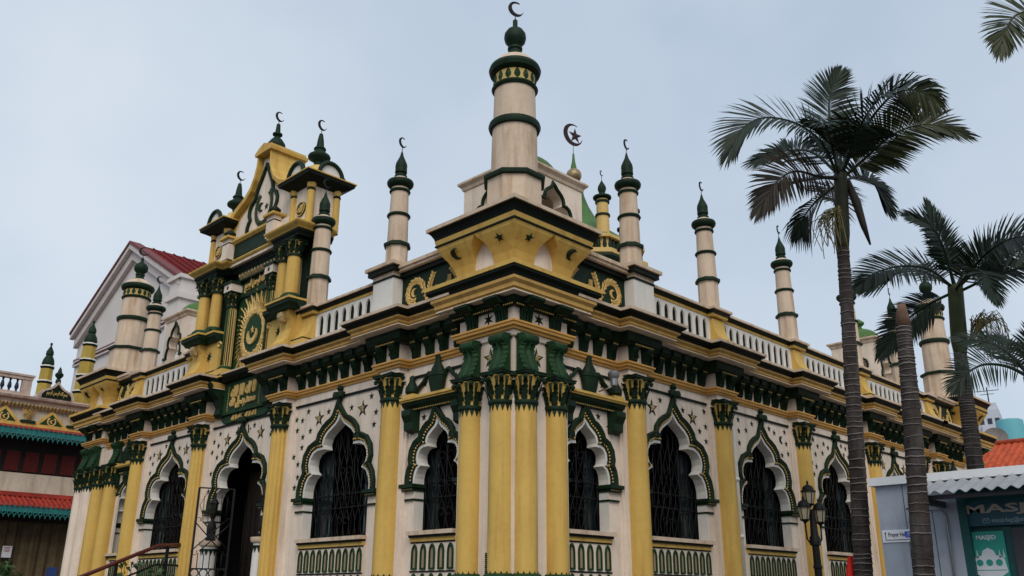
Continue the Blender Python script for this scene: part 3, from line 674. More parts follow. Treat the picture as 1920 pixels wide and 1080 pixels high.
def corner(t0, t1, faces, cols=True):
    c = (t0, t1); P = lambda *a, **k: part(*a, **k)
    P('pier', M().sq([(.67, 1.2), (.67, 5.06)], c).mesh('pier', cream))
    P('pier_base', M().sq([(.95, .9), (.95, 1.3), (.88, 1.36), (.88, 1.52)], c).mesh('pb', lgreen))
    blk = P('pier_block', M().sq([(.62, 5.06), (.62, 5.70), (.66, 5.72), (.68, 5.80), (.68, 6.42)], c).mesh('pier_block', cream))
    ob('string_course', M().sq([(.66, 5.80), (.72, 5.82), (.73, 5.855), (.77, 5.87), (.78, 5.91), (.80, 5.925), (.80, 5.955), (.66, 5.97)], c).mesh('string', orange), blk)
    ob('frieze', M().sq([(.68, 6.22), (.76, 6.225), (.79, 6.26), (.83, 6.29), (.83, 6.37), (.68, 6.38)], c).mesh('frieze', green), blk)
    ob('cornice_soffit', M().sq([(.6, 6.372), (1.0, 6.372), (1.0, 6.39), (.6, 6.4)], c).mesh('soffit', cream), blk)
    ob('cornice', M().sq([(.6, 6.392), (.99, 6.392), (.99, 6.42), (1.02, 6.43), (1.02, 6.50), (1.07, 6.55), (1.075, 6.60), (.6, 6.61)], c).mesh('cornice', shade_yellow), blk)
    ob('cornice_band', M().sq([(.6, 6.612), (1.06, 6.612), (1.08, 6.66), (1.14, 6.72), (1.14, 6.76), (.6, 6.765)], c).mesh('band', black), blk)
    ob('cornice_lip', M().sq([(.6, 6.768), (1.16, 6.768), (1.16, 6.84), (.8, 6.95)], c).mesh('lip', yellow), blk)
    # coved platform
    H0, H1 = .73, 1.02; prof = [(6.93, 0.), (7.08, .01), (7.22, .05), (7.36, .125), (7.48, .21), (7.58, .27), (7.65, .29)]
    core = P('platform', M().sq([(H0, 6.90), (H0, 7.66)], c).mesh('platform_core', cream))
    def flare():               # one flaring corner bracket (two per face), drawn on the -y face, left half
        m = M(); n = len(prof); vs = []; inn = [-.25, -.25, -.245, -.22, -.15, -.05, -.0]
        for (z, d), iu in zip(prof, inn): vs += [(-(H0+d), -(H0+d), z), (iu, -(H0+d), z), (iu, -H0+.01, z)]
        fs = []
        for k in range(n-1): fs += [(3*k, 3*k+1, 3*k+4, 3*k+3), (3*k+1, 3*k+2, 3*k+5, 3*k+4)]
        m.add(vs, fs); return m
    fl = cached('flare', lambda: flare().mesh('flare', yellow)); fl2 = cached('flare2', lambda: (lambda q: (setattr(q, 'v', [(-x, y, z) for x, y, z in q.v]), q)[1])(flare()).mesh('flare', yellow))
    for k in range(4):
        ob('flaring_bracket', fl, core, (t0, t1, 0), k*pi/2); ob('flaring_bracket', fl2, core, (t0, t1, 0), k*pi/2)
        for s, me in ((-1, 'm'), (1, 's')):
            q = STAR if (k+(s > 0)) % 2 == 0 else MOON; a = k*pi/2
            x, y = s*.56, -(H0+.20); o = ob('star' if q is STAR else 'crescent_relief', q, core, (t0+x*cos(a)-y*sin(a), t1+x*sin(a)+y*cos(a), 7.44), (radians(52), 0, a), 1.35)
    ob('platform_line', M().sq([(.9, 7.655), (1.045, 7.655), (1.045, 7.685), (.9, 7.69)], c).mesh('ln', black), core)
    ob('platform_fascia', M().sq([(.9, 7.69), (1.03, 7.69), (1.05, 7.78), (.9, 7.785)], c).mesh('fs', yellow), core)
    ob('platform_band', M().sq([(.9, 7.786), (1.045, 7.786), (1.06, 7.83), (1.10, 7.90), (1.14, 7.94), (.9, 7.95)], c).mesh('pbd', black), core)
    ob('platform_slab', M().sq([(.9, 7.951), (1.17, 7.951), (1.17, 8.02), (1.0, 8.05)], c).mesh('slab', stone), core)
    ob('base_line', M().sq([(H0+.002, 6.935), (H0+.012, 6.94), (H0+.012, 6.965), (H0, 6.97)], c).mesh('bl', lgreen), core)
    # capitals of the columns, consoles, brackets on each visible face
    for F, us, sgn in faces:
        wface = .185
        tc = t0 if F.side == 'R' else t1
        for u in us:
            if cols: column(F, tc+u, wface+.04, 4.55, r=.202, hcap=.53)
            part('scroll_console', SCR, F, tc+u, wface-.04, 5.07)
        for u in (-.42, -.14, .14, .42): pass
        for u in us: 
            part('bracket', CONS, F, tc+u, .19, 5.97, scale=(1.35, 1, 1.05))
            part('bead_string', CACHE['brbeads'] if 'brbeads' in CACHE else cached('brbeads', lambda: None), F, tc+u, .19, 6.25)
            part('frieze_block', cached('frbp', lambda: M().prism([(0, 6.20), (-.26, 6.20), (-.30, 6.23), (-.36, 6.27), (-.36, 6.315), (0, 6.315)], -.17, .17, 'x').mesh('frb', green)), F, tc+u, .19, .05)
        part('bead_string', cached('pierbeads', lambda: beads_along([(-.78, 6.225), (.78, 6.225)], 0, .018, .05, -.14).mesh('pbd', gold)), F, tc, .19, 0)
        part('large_star', BIG, F, tc-.06, .136, 5.42); part('star', CACHE['bstar'], F, tc-.06, .197, 6.10, scale=1.6)
    # tower
    oct_ = pi/8
    sh = M(); sh.lathe([(.56, 8.0), (.545, 9.0)], 8, c, rot=oct_, smooth=False); sh.lathe([(.455, 9.05), (.435, 10.16)], 40, c); sh.lathe([(.425, 10.2), (.405, 11.02)], 40, c); sh.lathe([(.40, 11.05), (.395, 11.36)], 40, c)
    sh.lathe([(.46, 11.55), (.42, 11.62), (.33, 11.72), (.22, 11.79), (.16, 11.81)], 40, c)
    tw = P('corner_tower', sh.mesh('corner_tower', stone))
    ob('collar', M().lathe([(.54, 8.96), (.62, 8.975), (.63, 9.03), (.61, 9.06), (.45, 9.10)], 8, c, rot=oct_, smooth=False).mesh('collar', green), tw)
    ob('ring', M().lathe([(.43, 10.10), (.49, 10.11), (.515, 10.18), (.50, 10.24), (.42, 10.27)], 40, c).mesh('ring', green), tw)
    ob('ring', M().lathe([(.40, 10.98), (.44, 10.985), (.465, 11.03), (.44, 11.075), (.39, 11.08)], 40, c).mesh('ring', green), tw)
    ob('rim', M().lathe([(.39, 11.32), (.43, 11.33), (.50, 11.38), (.525, 11.46), (.50, 11.53), (.44, 11.57)], 40, c).mesh('rim', green), tw)
    lf = M(); yb = M()
    for i in range(14):
        a = 2*pi*i/14; d = Vector((cos(a), sin(a))); tn = Vector((-sin(a), cos(a))); pts = []
        for wv, z in ((0, 11.09), (.055, 11.15), (.065, 11.21), (.04, 11.28), (0, 11.33), (-.04, 11.28), (-.065, 11.21), (-.055, 11.15)): p = Vector(c)+d*(.408-abs(wv)*.1)+tn*wv; pts.append((p.x, p.y, z))
        p = Vector(c)+d*.44; pts.append((p.x, p.y, 11.21)); lf.add(pts, [(8, k, (k+1) % 8) for k in range(8)])
    ob('leaf_band', lf.mesh('leaf_band', lgreen), tw); ob('band_ground', M().lathe([(.397, 11.08), (.404, 11.1), (.404, 11.32), (.397, 11.33)], 40, c).mesh('yb', pale_yellow), tw)
    ob('finial', M().lathe([(.16, 11.80), (.165, 11.84), (.13, 11.88), (.125, 11.96), (.15, 11.98), (.15, 12.02), (.12, 12.05), (.15, 12.10), (.205, 12.17), (.225, 12.26), (.215, 12.35), (.16, 12.44), (.08, 12.50), (.05, 12.55), (.05, 12.68), (.02, 12.72), (.009, 12.74), (.009, 12.84)], 28, c).mesh('finial', green), tw)
    ob('crescent', CRES, tw, (t0+.02, t1, 12.98), -pi/4+.45, 1.45)
    return tw
corner(.485, .485, ((FR, (-.43, .31), 1), (FL, (-.43, .31), 1)))
ft = corner(.485, 17.75, ((FL, (-.31, .40), 1),), cols=False); ft.scale = (1, 1, .87); ft.location = (0, .28, 8.9*.13); corner(21.75, .485, ((FR, (-.31, .40), 1),))
column(FL, 16.05, .18, 4.55, r=.205, hcap=.53); column(FL, 16.88, .20, 4.55, r=.205, hcap=.53); column(FL, 17.62, .20, 4.55, r=.205, hcap=.53, m=cream); column(FL, 18.2, .20, 4.55, r=.205, hcap=.53, m=cream); part('scroll_console', SCR, FL, 16.05, .06, 5.07); part('wall', M().box(-.06, .0, 15.75, 17.1, 1.2, 5.6).mesh('w', cream))
# ================================================================== central portal of the left facade
VC = 9.0
def PL(name, m, mt, parent=None, **k): return part(name, m.mesh(name, mt), FL, VC, 0, 0, **k) if parent is None else ob(name, m.mesh(name, mt), parent, **k)
# local coordinates: x = -(v-VC), y = -w
pw = PL('portal_wall', M().box(-2.45, 2.45, -.02, .3, 6.62, 9.7), green)
for s in (-1, 1): ob('portal_side', cached('pside', lambda: M().box(-.024, .024, -.05, .35, 6.9, 9.7).mesh('side', cream)), pw, (s*2.476, 0, 0))
# relief panel with sunburst
sun = M()
cz = 7.64
n = 48
for i in range(n):
    a = 2*pi*i/n
    R1 = 1.02 if i % 2 == 0 else .86
    if abs(cos(a))*R1 > .80: R1 = .80/abs(cos(a))
    if abs(sin(a))*R1 > 1.12: R1 = 1.12
    pts = []; L = []
    for k in range(7):
        t = k/6; rr = .53+(R1-.53)*t; sw = .018*sin(t*9); wv = .034*(1-t)**.7
        d = Vector((cos(a), sin(a))); q = d*rr+Vector((-d.y, d.x))*sw; nn = Vector((-d.y, d.x))*wv; L.append((q, nn))
    vs = []
    for q, nn in L: vs += [(q.x+nn.x, -.035, cz+q.y+nn.y), (q.x, -.075, cz+q.y), (q.x-nn.x, -.035, cz+q.y-nn.y)]
    sun.add(vs, [(3*k, 3*k+1, 3*k+4, 3*k+3) for k in range(6)]+[(3*k+1, 3*k+2, 3*k+5, 3*k+4) for k in range(6)])
for i in range(130):           # carved ring of leaves
    a = random.uniform(0, 2*pi); r = random.uniform(.435, .56); sun.bead(r*cos(a), -.06, cz+r*sin(a), random.uniform(.022, .04))
vs = []
for i in range(65):
    a = 2*pi*i/64
    vs += [(.42*cos(a), -.04, cz+.42*sin(a)), (.45*cos(a), -.075, cz+.45*sin(a)), (.56*cos(a), -.06, cz+.56*sin(a))]
sun.add(vs, [(3*i, 3*i+3, 3*i+4, 3*i+1) for i in range(64)]+[(3*i+1, 3*i+4, 3*i+5, 3*i+2) for i in range(64)])
pan = PL('relief_panel', M().box(-.86, .86, -.04, -.02, 6.62, 9.22), lgreen)
sun.v = [(x, y, cz+(z-cz)*1.14) for x, y, z in sun.v]; ob('sunburst', sun.mesh('sunburst', gold), pan)
ob('sun_disc', M().lathe([(0, -.02), (.43, -.01)], 48).mesh('disc', lgreen), pan, (0, -.06, cz), (pi/2, 0, 0), (1, 1.14, 1))
mm = moon_mesh(.20, .085, .02, gold); ob('crescent_relief', mm, pan, (0, -.075, cz-.06), (0, -pi/2, 0), 1.15)
ob('star', M().star(0, 0, .11, 0, .03, 5).mesh('st', gold), pan, (0, -.075, cz+.08))
ob('panel_divider', M().box(-.86, .86, -.075, -.04, 8.70, 8.76).mesh('dv', green), pan)
ob('calligraphy', text_mesh(arabic('بسم الله الرحمن الرحيم'), 1.25, .34, .045, gold, bold=.012), pan, (0, -.042, 8.98))
# fluted half columns
def fluted(r, z0, z1):
    q = M(); N = 96; vs = []
    for z, k in ((z0, 1), (z1, .94)):
        for i in range(N): a = 2*pi*i/N; rr = r*k-.016*abs(cos(a*6)); vs.append((rr*cos(a), rr*sin(a), z))
    q.add(vs, [(i, (i+1) % N, N+(i+1) % N, N+i) for i in range(N)], 0, True)
    return q
capS = capital(.13, .40); capM = capital(.155, .42)
for s in (-1, 1):
    x = s*1.0
    c = part('column', cached('pfl', lambda: fluted(.135, 6.92, 8.50).mesh('column', pale_yellow)), FL, VC-x, .16, 0)
    ob('column_base', M().box(-.2, .2, -.2, .2, 6.62, 6.84, 0).lathe([(.20, 6.842), (.20, 6.88), (.15, 6.93)], 20, mi=1).mesh('cb', [yellow, lgreen]), c)
    ob('capital', capS[0], c, (0, 0, 8.48)); ob('capital_bell', capS[1], c, (0, 0, 8.48))
    ob('entablature_block', M().box(-.19, .19, -.19, .19, 8.88, 9.08, 0).box(-.22, .22, -.22, .22, 9.082, 9.14, 1).mesh('eb', [cream, green]), c); ob('star', STAR, c, (0, -.192, 8.98)); ob('flute', M().mesh('none', green), c) if False else None
    gr = M()
    for i in range(9):
        a = -pi/2+(i-4)*pi/9; gr.tube([(.130*cos(a), .130*sin(a), 6.95), (.122*cos(a), .122*sin(a), 8.48)], .014, 5)
    ob('flute_line', gr.mesh('flute', lgreen), c)
    # star wall with volute and curved bell console
    X0, X1 = sorted((s*1.2, s*2.50))
    pd = PL('portal_pedestal', M().box(X0, X1, -.30, -.02, 6.66, 7.62), yellow)
    ob('star', M().star(0, 0, .17, 0, .03, 8, .32).mesh('st8', green), pd, (s*1.66, -.304, 7.28))
    vol = M(); vol.tube([(s*1.2+s*.02*0+(.115-.011*k)*cos(k*.62), -.30, 7.50+(.115-.011*k)*sin(k*.62)) for k in range(11)], .028, 6); ob('volute', vol.mesh('volute', pale_yellow), pd)
    ob('console_line', M().box(X0-.006, X1+.006, -.306, -.25, 6.86, 6.885).mesh('ln', lgreen), pd)
    cn = M(); cn.prism([(-.30, 6.66), (-.62, 6.66), (-.62, 6.84), (-.58, 6.86), (-.46, 7.0), (-.40, 7.2), (-.42, 7.4), (-.50, 7.56), (-.50, 7.62), (-.30, 7.62)], s*2.12-.24, s*2.12+.24, 'x'); ob('bell_console', cn.mesh('bell', yellow), pd)
    ob('keystone', M().prism([(-.46, 7.36), (-.56, 7.38), (-.60, 7.48), (-.58, 7.58), (-.46, 7.6)], s*2.12-.09, s*2.12+.09, 'x').mesh('ks', dirty_gold), pd)
    # ledge over it
    X2, X3 = sorted((s*1.16, s*2.62)); pth = [(X2, .33), (s*2.12-.34, .33), (s*2.12-.34, .52), (s*2.12+.34, .52), (s*2.12+.34, .33), (X3, .33)]
    ld = PL('ledge', M().sweep(pth, [(0-.3, 7.622), (.06, 7.622), (.09, 7.68), (.15, 7.74), (.15, 7.80), (-.3, 7.81)]), green)
    ob('ledge_lip', M().sweep(pth, [(-.3, 7.812), (.18, 7.812), (.18, 7.86), (-.3, 7.88)]).mesh('lip', yellow), ld)
    # paired columns
    for xx, ww, r in ((s*1.62, .30, .145), (s*2.16, .36, .165)):
        c = part('column', cached(('pc', r), lambda: M().lathe([(r, 8.04), (r, 8.5), (r*.9, 9.0)], 24).mesh('column', yellow)), FL, VC-xx, ww, 0)
        ob('column_base', cached(('pcb', r), lambda: M().box(-r*1.5, r*1.5, -r*1.5, r*1.5, 7.87, 7.95).lathe([(r*1.5, 7.952), (r*1.45, 7.99), (r*1.1, 8.05)], 20).mesh('cb', lgreen)), c)
        k = capM; ob('capital', k[0], c, (0, 0, 8.98)); ob('capital_bell', k[1], c, (0, 0, 8.98))
    ob('strip', M().box(s*1.9-.05, s*1.9+.05, -.10, -.02, 7.9, 9.4).mesh('strip', cream), pw)
# dentil frieze and entablature
PL('frieze', M().box(-.9, .9, -.14, -.02, 9.16, 9.20).box(-.9, .9, -.14, -.02, 9.36, 9.42), green)
dn = M()
for i in range(12): dn.prism([(-.02, 9.20), (-.08, 9.20), (-.15, 9.30), (-.15, 9.36), (-.02, 9.36)], -.84+i*.153-.04, -.84+i*.153+.04, 'x')
PL('dentil_row', dn, dirty_gold)
pth = [(-2.50, -.4), (-2.50, .50), (-1.40, .50), (-1.40, .30), (-1.18, .30), (-1.18, .16), (1.18, .16), (1.18, .30), (1.40, .30), (1.40, .50), (2.50, .50), (2.50, -.4)]
en = PL('cornice', M().sweep(pth, [(-.3, 9.42), (.0, 9.42), (.02, 9.47), (.06, 9.52), (.06, 9.56), (-.3, 9.57)]), black)
ob('cornice_moulding', M().sweep(pth, [(-.3, 9.571), (.07, 9.571), (.09, 9.60), (.17, 9.66), (.19, 9.69), (.19, 9.72), (-.3, 9.75)]).mesh('cm', yellow), en)
PL('attic', M().box(-2.4, 2.4, -.30, .38, 9.57, 9.755), cream)
PL('attic_band', M().box(-.95, .95, -.33, -.30, 9.76, 10.14), green); PL('attic', M().box(-1.66, 1.66, -.30, .36, 9.76, 10.2), cream)
PL('attic_ledge', M().sweep([(-1.0, .30), (1.0, .30)], [(-.2, 10.14), (.06, 10.14), (.12, 10.2), (.12, 10.25), (-.2, 10.26)]), yellow)
for s in (-1, 1):
    x = s*1.10
    pdl = PL('pedestal', M().box(x-.17, x+.17, -.5, -.3, 9.74, 10.30, 0).box(x-.175, x+.175, -.505, -.3, 10.16, 10.19, 1), [cream, black])
    ob('pedestal_cap', M().box(x-.24, x+.24, -.58, -.2, 10.302, 10.36, 0).mesh('pc', [yellow]), pdl)
    ob('pedestal_finial', M().lathe([(.07, 10.36), (.08, 10.4), (.15, 10.46), (.15, 10.50), (.06, 10.58), (0, 10.62)], 8, (x, -.4)).mesh('pf', green), pdl)
# turrets
def turret(s):
    x = s*2.02; cy = .15; o = part('turret', M().box(x-.36, x+.36, cy-.36, cy+.36, 9.74, 10.86).mesh('turret', cream), FL, VC, 0, 0)
    for dx in (-1, 1):
        for dy in (-1, 1):
            ob('turret_column', cached('tcol', lambda: M().lathe([(.095, 9.74), (.09, 10.7)], 14).lathe([(.09, 10.73), (.11, 10.8), (.11, 10.86)], 14).mesh('tc', yellow)), o, (x+dx*.36, cy+dy*.36, 0)); ob('ring', cached('tcr', lambda: M().lathe([(.09, 10.66), (.105, 10.67), (.105, 10.70), (.09, 10.71)], 14).mesh('tr', black)), o, (x+dx*.36, cy+dy*.36, 0))
    rd = ob('roundel', M().lathe([(0, .03), (.17, .03), (.19, .02), (.19, 0)], 28).mesh('rd', lgreen), o, (x, cy-.362, 10.28), (pi/2, 0, 0)); ob('calligraphy', cached('allah', lambda: text_mesh(arabic('الله'), .20, .20, .02, gold)), o, (x, cy-.393, 10.28))
    ob('roundel_ring', M().tube([(.17*cos(2*pi*k/24), -.035, .17*sin(2*pi*k/24)) for k in range(25)], .014, 5).mesh('rr', gold), o, (x, cy-.362, 10.28))
    # flared eave, lunettes, finial
    ev = ob('eave', M().sq([(.38, 10.82), (.46, 10.85), (.55, 10.90), (.66, 10.955), (.68, 11.03), (.38, 11.035)], (x, cy)).mesh('eave', black), o)
    ob('eave_slab', M().sq([(.4, 11.037), (.70, 11.037), (.70, 11.065), (.40, 11.13)], (x, cy)).mesh('es', yellow), ev)
    for k in range(4):
        pts = [(.30*cos(pi*i/14), 11.04+.34*sin(pi*i/14)) for i in range(15)]
        l = ob('lunette', cached('lun', lambda: M().prism(pts, -.58, -.02).mesh('lun', white)), o, (x, cy, 0), k*pi/2)
        ob('lunette_arch', cached('luna', lambda: M().tube([(a*1.12, -.60, 11.04+(z-11.04)*1.12) for a, z in pts], .055, 6).mesh('la', green)), o, (x, cy, 0), k*pi/2)
    ob('turret_neck', M().lathe([(.34, 11.1), (.30, 11.3), (.24, 11.45), (.22, 11.5)], 20, (x, cy)).mesh('tn', pale_yellow), o)
    f = ob('finial', M().lathe([(.16, 11.48), (.165, 11.53), (.12, 11.57), (.12, 11.64), (.17, 11.70), (.27, 11.76), (.28, 11.81), (.26, 11.85), (.17, 11.92), (.13, 11.96), (.13, 12.0), (.155, 12.02), (.14, 12.06), (.10, 12.08), (.075, 12.3), (.045, 12.46), (.008, 12.48), (.008, 12.6)], 20, (x, cy)).mesh('finial', green), o)
    ob('crescent', CRES, o, (x+.02, cy, 12.70), 1.77, 1.2)
turret(-1); turret(1)
# ogee gable
half = [(1.62, 10.24), (1.65, 10.50), (1.60, 10.80), (1.44, 11.05), (1.14, 11.23), (.80, 11.38), (.54, 11.60), (.39, 11.88), (.32, 12.15), (.30, 12.40), (.31, 12.62)]
G = both(half+[(0, 12.70)])
gab = PL('gable', M().prism(G, -.10, .72), yellow)
inn = both([(x*.86-.02, 10.24+(z-10.24)*.94) for x, z in half]+[(0, 12.40)])
ob('gable_field', M().prism(inn, -.115, -.10).mesh('gf', cream), gab)
ob('gable_coping', M().add([(x*1.0, y, z) for y in (-.26, .76) for x, z in G]+[(x*1.06, y, z+.09) for y in (-.28, .78) for x, z in G],
   [(i, i+1, len(G)+i+1, len(G)+i) for i in range(len(G)-1)]+[(2*len(G)+i, 2*len(G)+i+1, 3*len(G)+i+1, 3*len(G)+i) for i in range(len(G)-1)]+[(i, i+1, 2*len(G)+i+1, 2*len(G)+i) for i in range(len(G)-1)]+[(len(G)+i, len(G)+i+1, 3*len(G)+i+1, 3*len(G)+i) for i in range(len(G)-1)]).mesh('coping', yellow), gab)
tre = [(.72, 10.28), (.72, 10.62), (.66, 10.74), (.60, 10.80), (.68, 10.95), (.68, 11.10), (.60, 11.25), (.46, 11.34), (.42, 11.40), (.36, 11.62), (.24, 11.82), (.12, 12.02), (.0, 12.25)]
T = both(tre); ob('gable_arch', M().tube([(x, -.14, z) for x, z in T], .055, 6).mesh('ga', green), gab)
wr = M()
for s in (-1, 1): spray(wr, [(s*.38*sin(t*2.5), 10.55+.46-.46*cos(t*2.5)) for t in [k/12 for k in range(13)]], 20, .12)
ob('wreath', wr.mesh('wreath', mat('olive_relief', (.045, .06, .022), .6, .3, 10)), gab, (0, -.118, .02), kind='stuff')
ob('star', M().star(0, 0, .12, 0, .03).mesh('s', green), gab, (.13, -.12, 11.0)); ob('crescent_relief', MOON, gab, (-.14, -.12, 11.05), scale=1.5)
ob('gable_cap', M().sweep([(-.26, .28), (-.26, .28)][:1]+[(.0, .28)][:0], []).mesh('x', yellow), gab) if False else ob('gable_cap', M().prism([(-.42, 12.60), (-.40, 12.52), (.40, 12.52), (.42, 12.60), (.22, 12.72), (0, 12.80), (-.22, 12.72)], -.32, .80).mesh('gcap', yellow), gab)
ob('finial', M().lathe([(.21, 12.74), (.24, 12.82), (.23, 12.90), (.15, 13.02), (.08, 13.10), (.07, 13.14), (.13, 13.17), (.13, 13.21), (.07, 13.25), (.05, 13.5), (.01, 13.52), (.009, 13.62)], 20, (0, .05)).mesh('fin', green), gab)
ob('crescent', CRES, gab, (.03, .05, 13.72), 1.77, 1.2)
# inscription panel below the sunburst, in the entablature
ins = PL('inscription_panel', M().box(-.98, .98, -.12, .30, 5.70, 6.62), lgreen)
ob('calligraphy', text_mesh(arabic('لا اله الا الله'), 1.15, .30, .04, gold, bold=.02), ins, (0, -.122, 6.22)); ob('calligraphy', text_mesh(arabic('محمد رسول الله'), 1.2, .30, .04, gold, bold=.02), ins, (0, -.122, 5.94))
bd = M()
for s in (-1, 1):
    for k in range(14): bd.bead(s*.74, -.125, 5.78+k*.045, .017)
ob('bead_string', bd.mesh('bd', gold), ins)
ob('inscription_ledge', M().sweep([(-1.0, .12), (1.0, .12)], [(-.1, 6.48), (.1, 6.50), (.18, 6.58), (.2, 6.62), (.2, 6.66), (-.1, 6.68)], 0).mesh('il', [black]), ins)
ob('inscription_lip', M().box(-1.0, 1.0, -.36, .1, 6.662, 6.70).mesh('il2', [stone]), ins)
ob('ribbon', M().prism([(-.95, 5.50), (.95, 5.50), (1.1, 5.595), (.95, 5.69), (-.95, 5.69), (-1.1, 5.595)], -.06, .02).mesh('rb', lgreen), ins)
for x in (-.32, .32): ob('calligraphy', cached('rbt', lambda: text_mesh(arabic('لا اله الا الله'), .52, .13, .02, gold, bold=.01)), ins, (x, -.062, 5.60))
for s in (-1, 1):
    b2 = M(); b2.prism([(0, 6.55), (-.5, 6.55), (-.52, 6.45), (-.42, 6.28), (-.22, 6.1), (-.16, 5.9), (-.2, 5.74), (-.12, 5.66), (0, 5.66)], s*1.14-.14, s*1.14+.14, 'x'); ob('scroll_bracket', b2.mesh('sb', green), ins)
for x, t in ((.22, '\u0661\u0669'), (-.24, '\u0661\u0660')): part('year_numeral', text_mesh(t, None, .2, .015, black), FL, VC-x*-1 if False else VC+x, .003, 5.26)
# ------------------------------------------------------------------ roof kiosks with domes
def kiosk(cx, cy, h, zt, zb=6.6):
    zs = zt-1.0; a = both([(x, z*.74) for x, z in foil_inner(h*.62, 1.0)]); z0 = zt-1.36
    side = M(); poly = [(-h, zb), (-h*.62, zb)]+[(x, z0+z) for x, z in a]+[(h*.62, zb), (h, zb), (h, zt), (-h, zt)]
    m = M(); m.prism(poly, -h, -h+.28)
    me = m.mesh('kiosk_wall', cream); o = part('roof_kiosk', None, loc=(cx, cy, 0))
    ar = M(); ao = both([(x, z*.74) for x, z in foil_outer(h*.62, 1.0, .03)]); ar.tube([(x, -h-.01, z0+z) for x, z in ao], .045, 6); ar.box(-h*.86, -h*.6, -h-.05, -h+.02, z0-.07, z0); ar.box(h*.6, h*.86, -h-.05, -h+.02, z0-.07, z0); arm = ar.mesh('ka', green)
    for k in range(4): 
        wv = ob('kiosk_wall', me, o, (0, 0, 0), k*pi/2, scale=1 if k % 2 == 0 else (.999, .999, 1)); ob('kiosk_arch', arm, wv)
    ob('kiosk_cornice', M().sq([(h-.02, zt-.08), (h+.03, zt-.07), (h+.05, zt), (h+.12, zt+.07), (h+.12, zt+.12), (h-.1, zt+.16)]).mesh('kc', stone), o)
    r = h*.86; d = ob('kiosk_dome', M().lathe([(r, zt+.14)]+[(r*cos(t), zt+.16+r*.78*sin(t)) for t in [k*pi/2/12 for k in range(12)]]+[(.08, zt+.16+r*.78)], 32).mesh('kd', dome_green), o)
    ob('finial', M().lathe([(.10, zt+.12+r*.78), (.11, zt+.2+r*.78), (.07, zt+.24+r*.78), (.10, zt+.28+r*.78), (.19, zt+.36+r*.78), (.19, zt+.42+r*.78), (.08, zt+.52+r*.78), (0, zt+.58+r*.78)], 18).mesh('kf', dome_green), d)
kiosk(3.1, 2.8, .97, 10.55); kiosk(2.95, 18.5, .80, 10.6); kiosk(21.4, 2.95, .82, 10.4)
# slim minaret of the far roof behind the right kiosk, drum and main dome
dr = part('dome_drum', M().lathe([(2.5, 6.6), (2.5, 12.3), (2.65, 12.4), (2.65, 12.55), (2.4, 12.6)], 8, (12.3, 9.1), rot=pi/8, smooth=False).mesh('drum', pale_yellow))
ob('drum_band', M().lathe([(2.5, 12.05), (2.6, 12.1), (2.72, 12.25), (2.72, 12.33), (2.5, 12.34)], 8, (12.3, 9.1), rot=pi/8, smooth=False).mesh('db', green), dr)
bal = M()
for i in range(8):
    a0 = pi/8+i*pi/4; a1 = a0+pi/4; p0 = Vector((12.3+2.4*cos(a0), 9.1+2.4*sin(a0))); p1 = Vector((12.3+2.4*cos(a1), 9.1+2.4*sin(a1)))
    for k in range(9): q = p0.lerp(p1, (k+.5)/9); bal.lathe([(.05, 12.6), (.08, 12.75), (.05, 12.95), (.05, 13.0)], 6, tuple(q))
ob('baluster_row', bal.mesh('bal', green), dr); ob('drum_rail', M().lathe([(2.3, 13.0), (2.55, 13.0), (2.55, 13.12), (2.3, 13.14)], 8, (12.3, 9.1), rot=pi/8, smooth=False).mesh('drl', pale_yellow), dr)
for i in range(8):
    a = pi/8+i*pi/4; p = (12.3+2.12*cos(a), 9.1+2.12*sin(a))
    t = ob('drum_minaret', cached('dmin', lambda: M().lathe([(.30, 12.4), (.29, 13.1)], 8, smooth=False).lathe([(.23, 13.2), (.20, 14.5)], 16).lathe([(.27, 14.62), (.15, 14.68)], 16).mesh('dm', pale_yellow)), dr, (p[0], p[1], 0))
    for zq, rq in ((13.15, .30), (13.9, .26), (14.4, .25), (14.58, .32)): ob('ring', cached(('dmr', zq), lambda: M().lathe([(.2, zq-.05), (rq, zq-.03), (rq, zq+.03), (.2, zq+.05)], 16).mesh('r', green)), t)
    ob('finial', cached('dmf', lambda: M().lathe([(.14, 14.66), (.1, 14.75), (.15, 14.9), (.14, 15.0), (.06, 15.15), (.01, 15.25), (.01, 15.4)], 12).mesh('f', green)), t); ob('crescent', CRES, t, (0, 0, 15.52), .2, .9)
dm = part('main_dome', M().lathe([(2.3, 13.0), (2.2, 13.2), (1.75, 13.6), (1.30, 13.95), (.98, 14.3), (.72, 14.7), (.52, 15.1), (.38, 15.5), (.30, 15.9), (.26, 16.1)], 48, (12.3, 9.1)).mesh('main_dome', dome_green))
ob('dome_ball', M().lathe([(.2, 16.05), (.22, 16.12)]+[(max(.05, .29*cos(t)), 16.4+.29*sin(t)) for t in [-.9+k*.2 for k in range(12)]], 24, (12.3, 9.1)).mesh('ball', mat('tarnished_brass', (.30, .22, .12), .45, .4, 6, metal=.5)), dm)
ob('spire', M().lathe([(.12, 16.66), (.11, 16.75), (.06, 17.0), (.035, 17.3), (.012, 17.35), (.012, 17.7)], 16, (12.3, 9.1)).mesh('spire', dome_green), dm)
dark_red = mat('rusty_dark_metal', (.035, .016, .014), .5, .4, 8, metal=.4)
big = crescent_me(.46, dark_red); ob('crescent', big, dm, (12.3, 9.1, 18.12), radians(-10)); ob('star', M().star(0, 0, .34, 0, .03).star(0, 0, .34, 0, -.03).mesh('st', dark_red), dm, (12.42, 9.1, 18.12), radians(-10))
# drainpipe
dp = M(); dp.tube([(6.62, -.16, 1.2), (6.62, -.16, 4.95), (6.60, -.12, 5.2)], .055, 10)
for z in (2.72, 3.9): dp.tube([(6.62, -.16, z), (6.62, -.16, z+.07)], .072, 10)
part('drainpipe', dp.mesh('drainpipe', white))
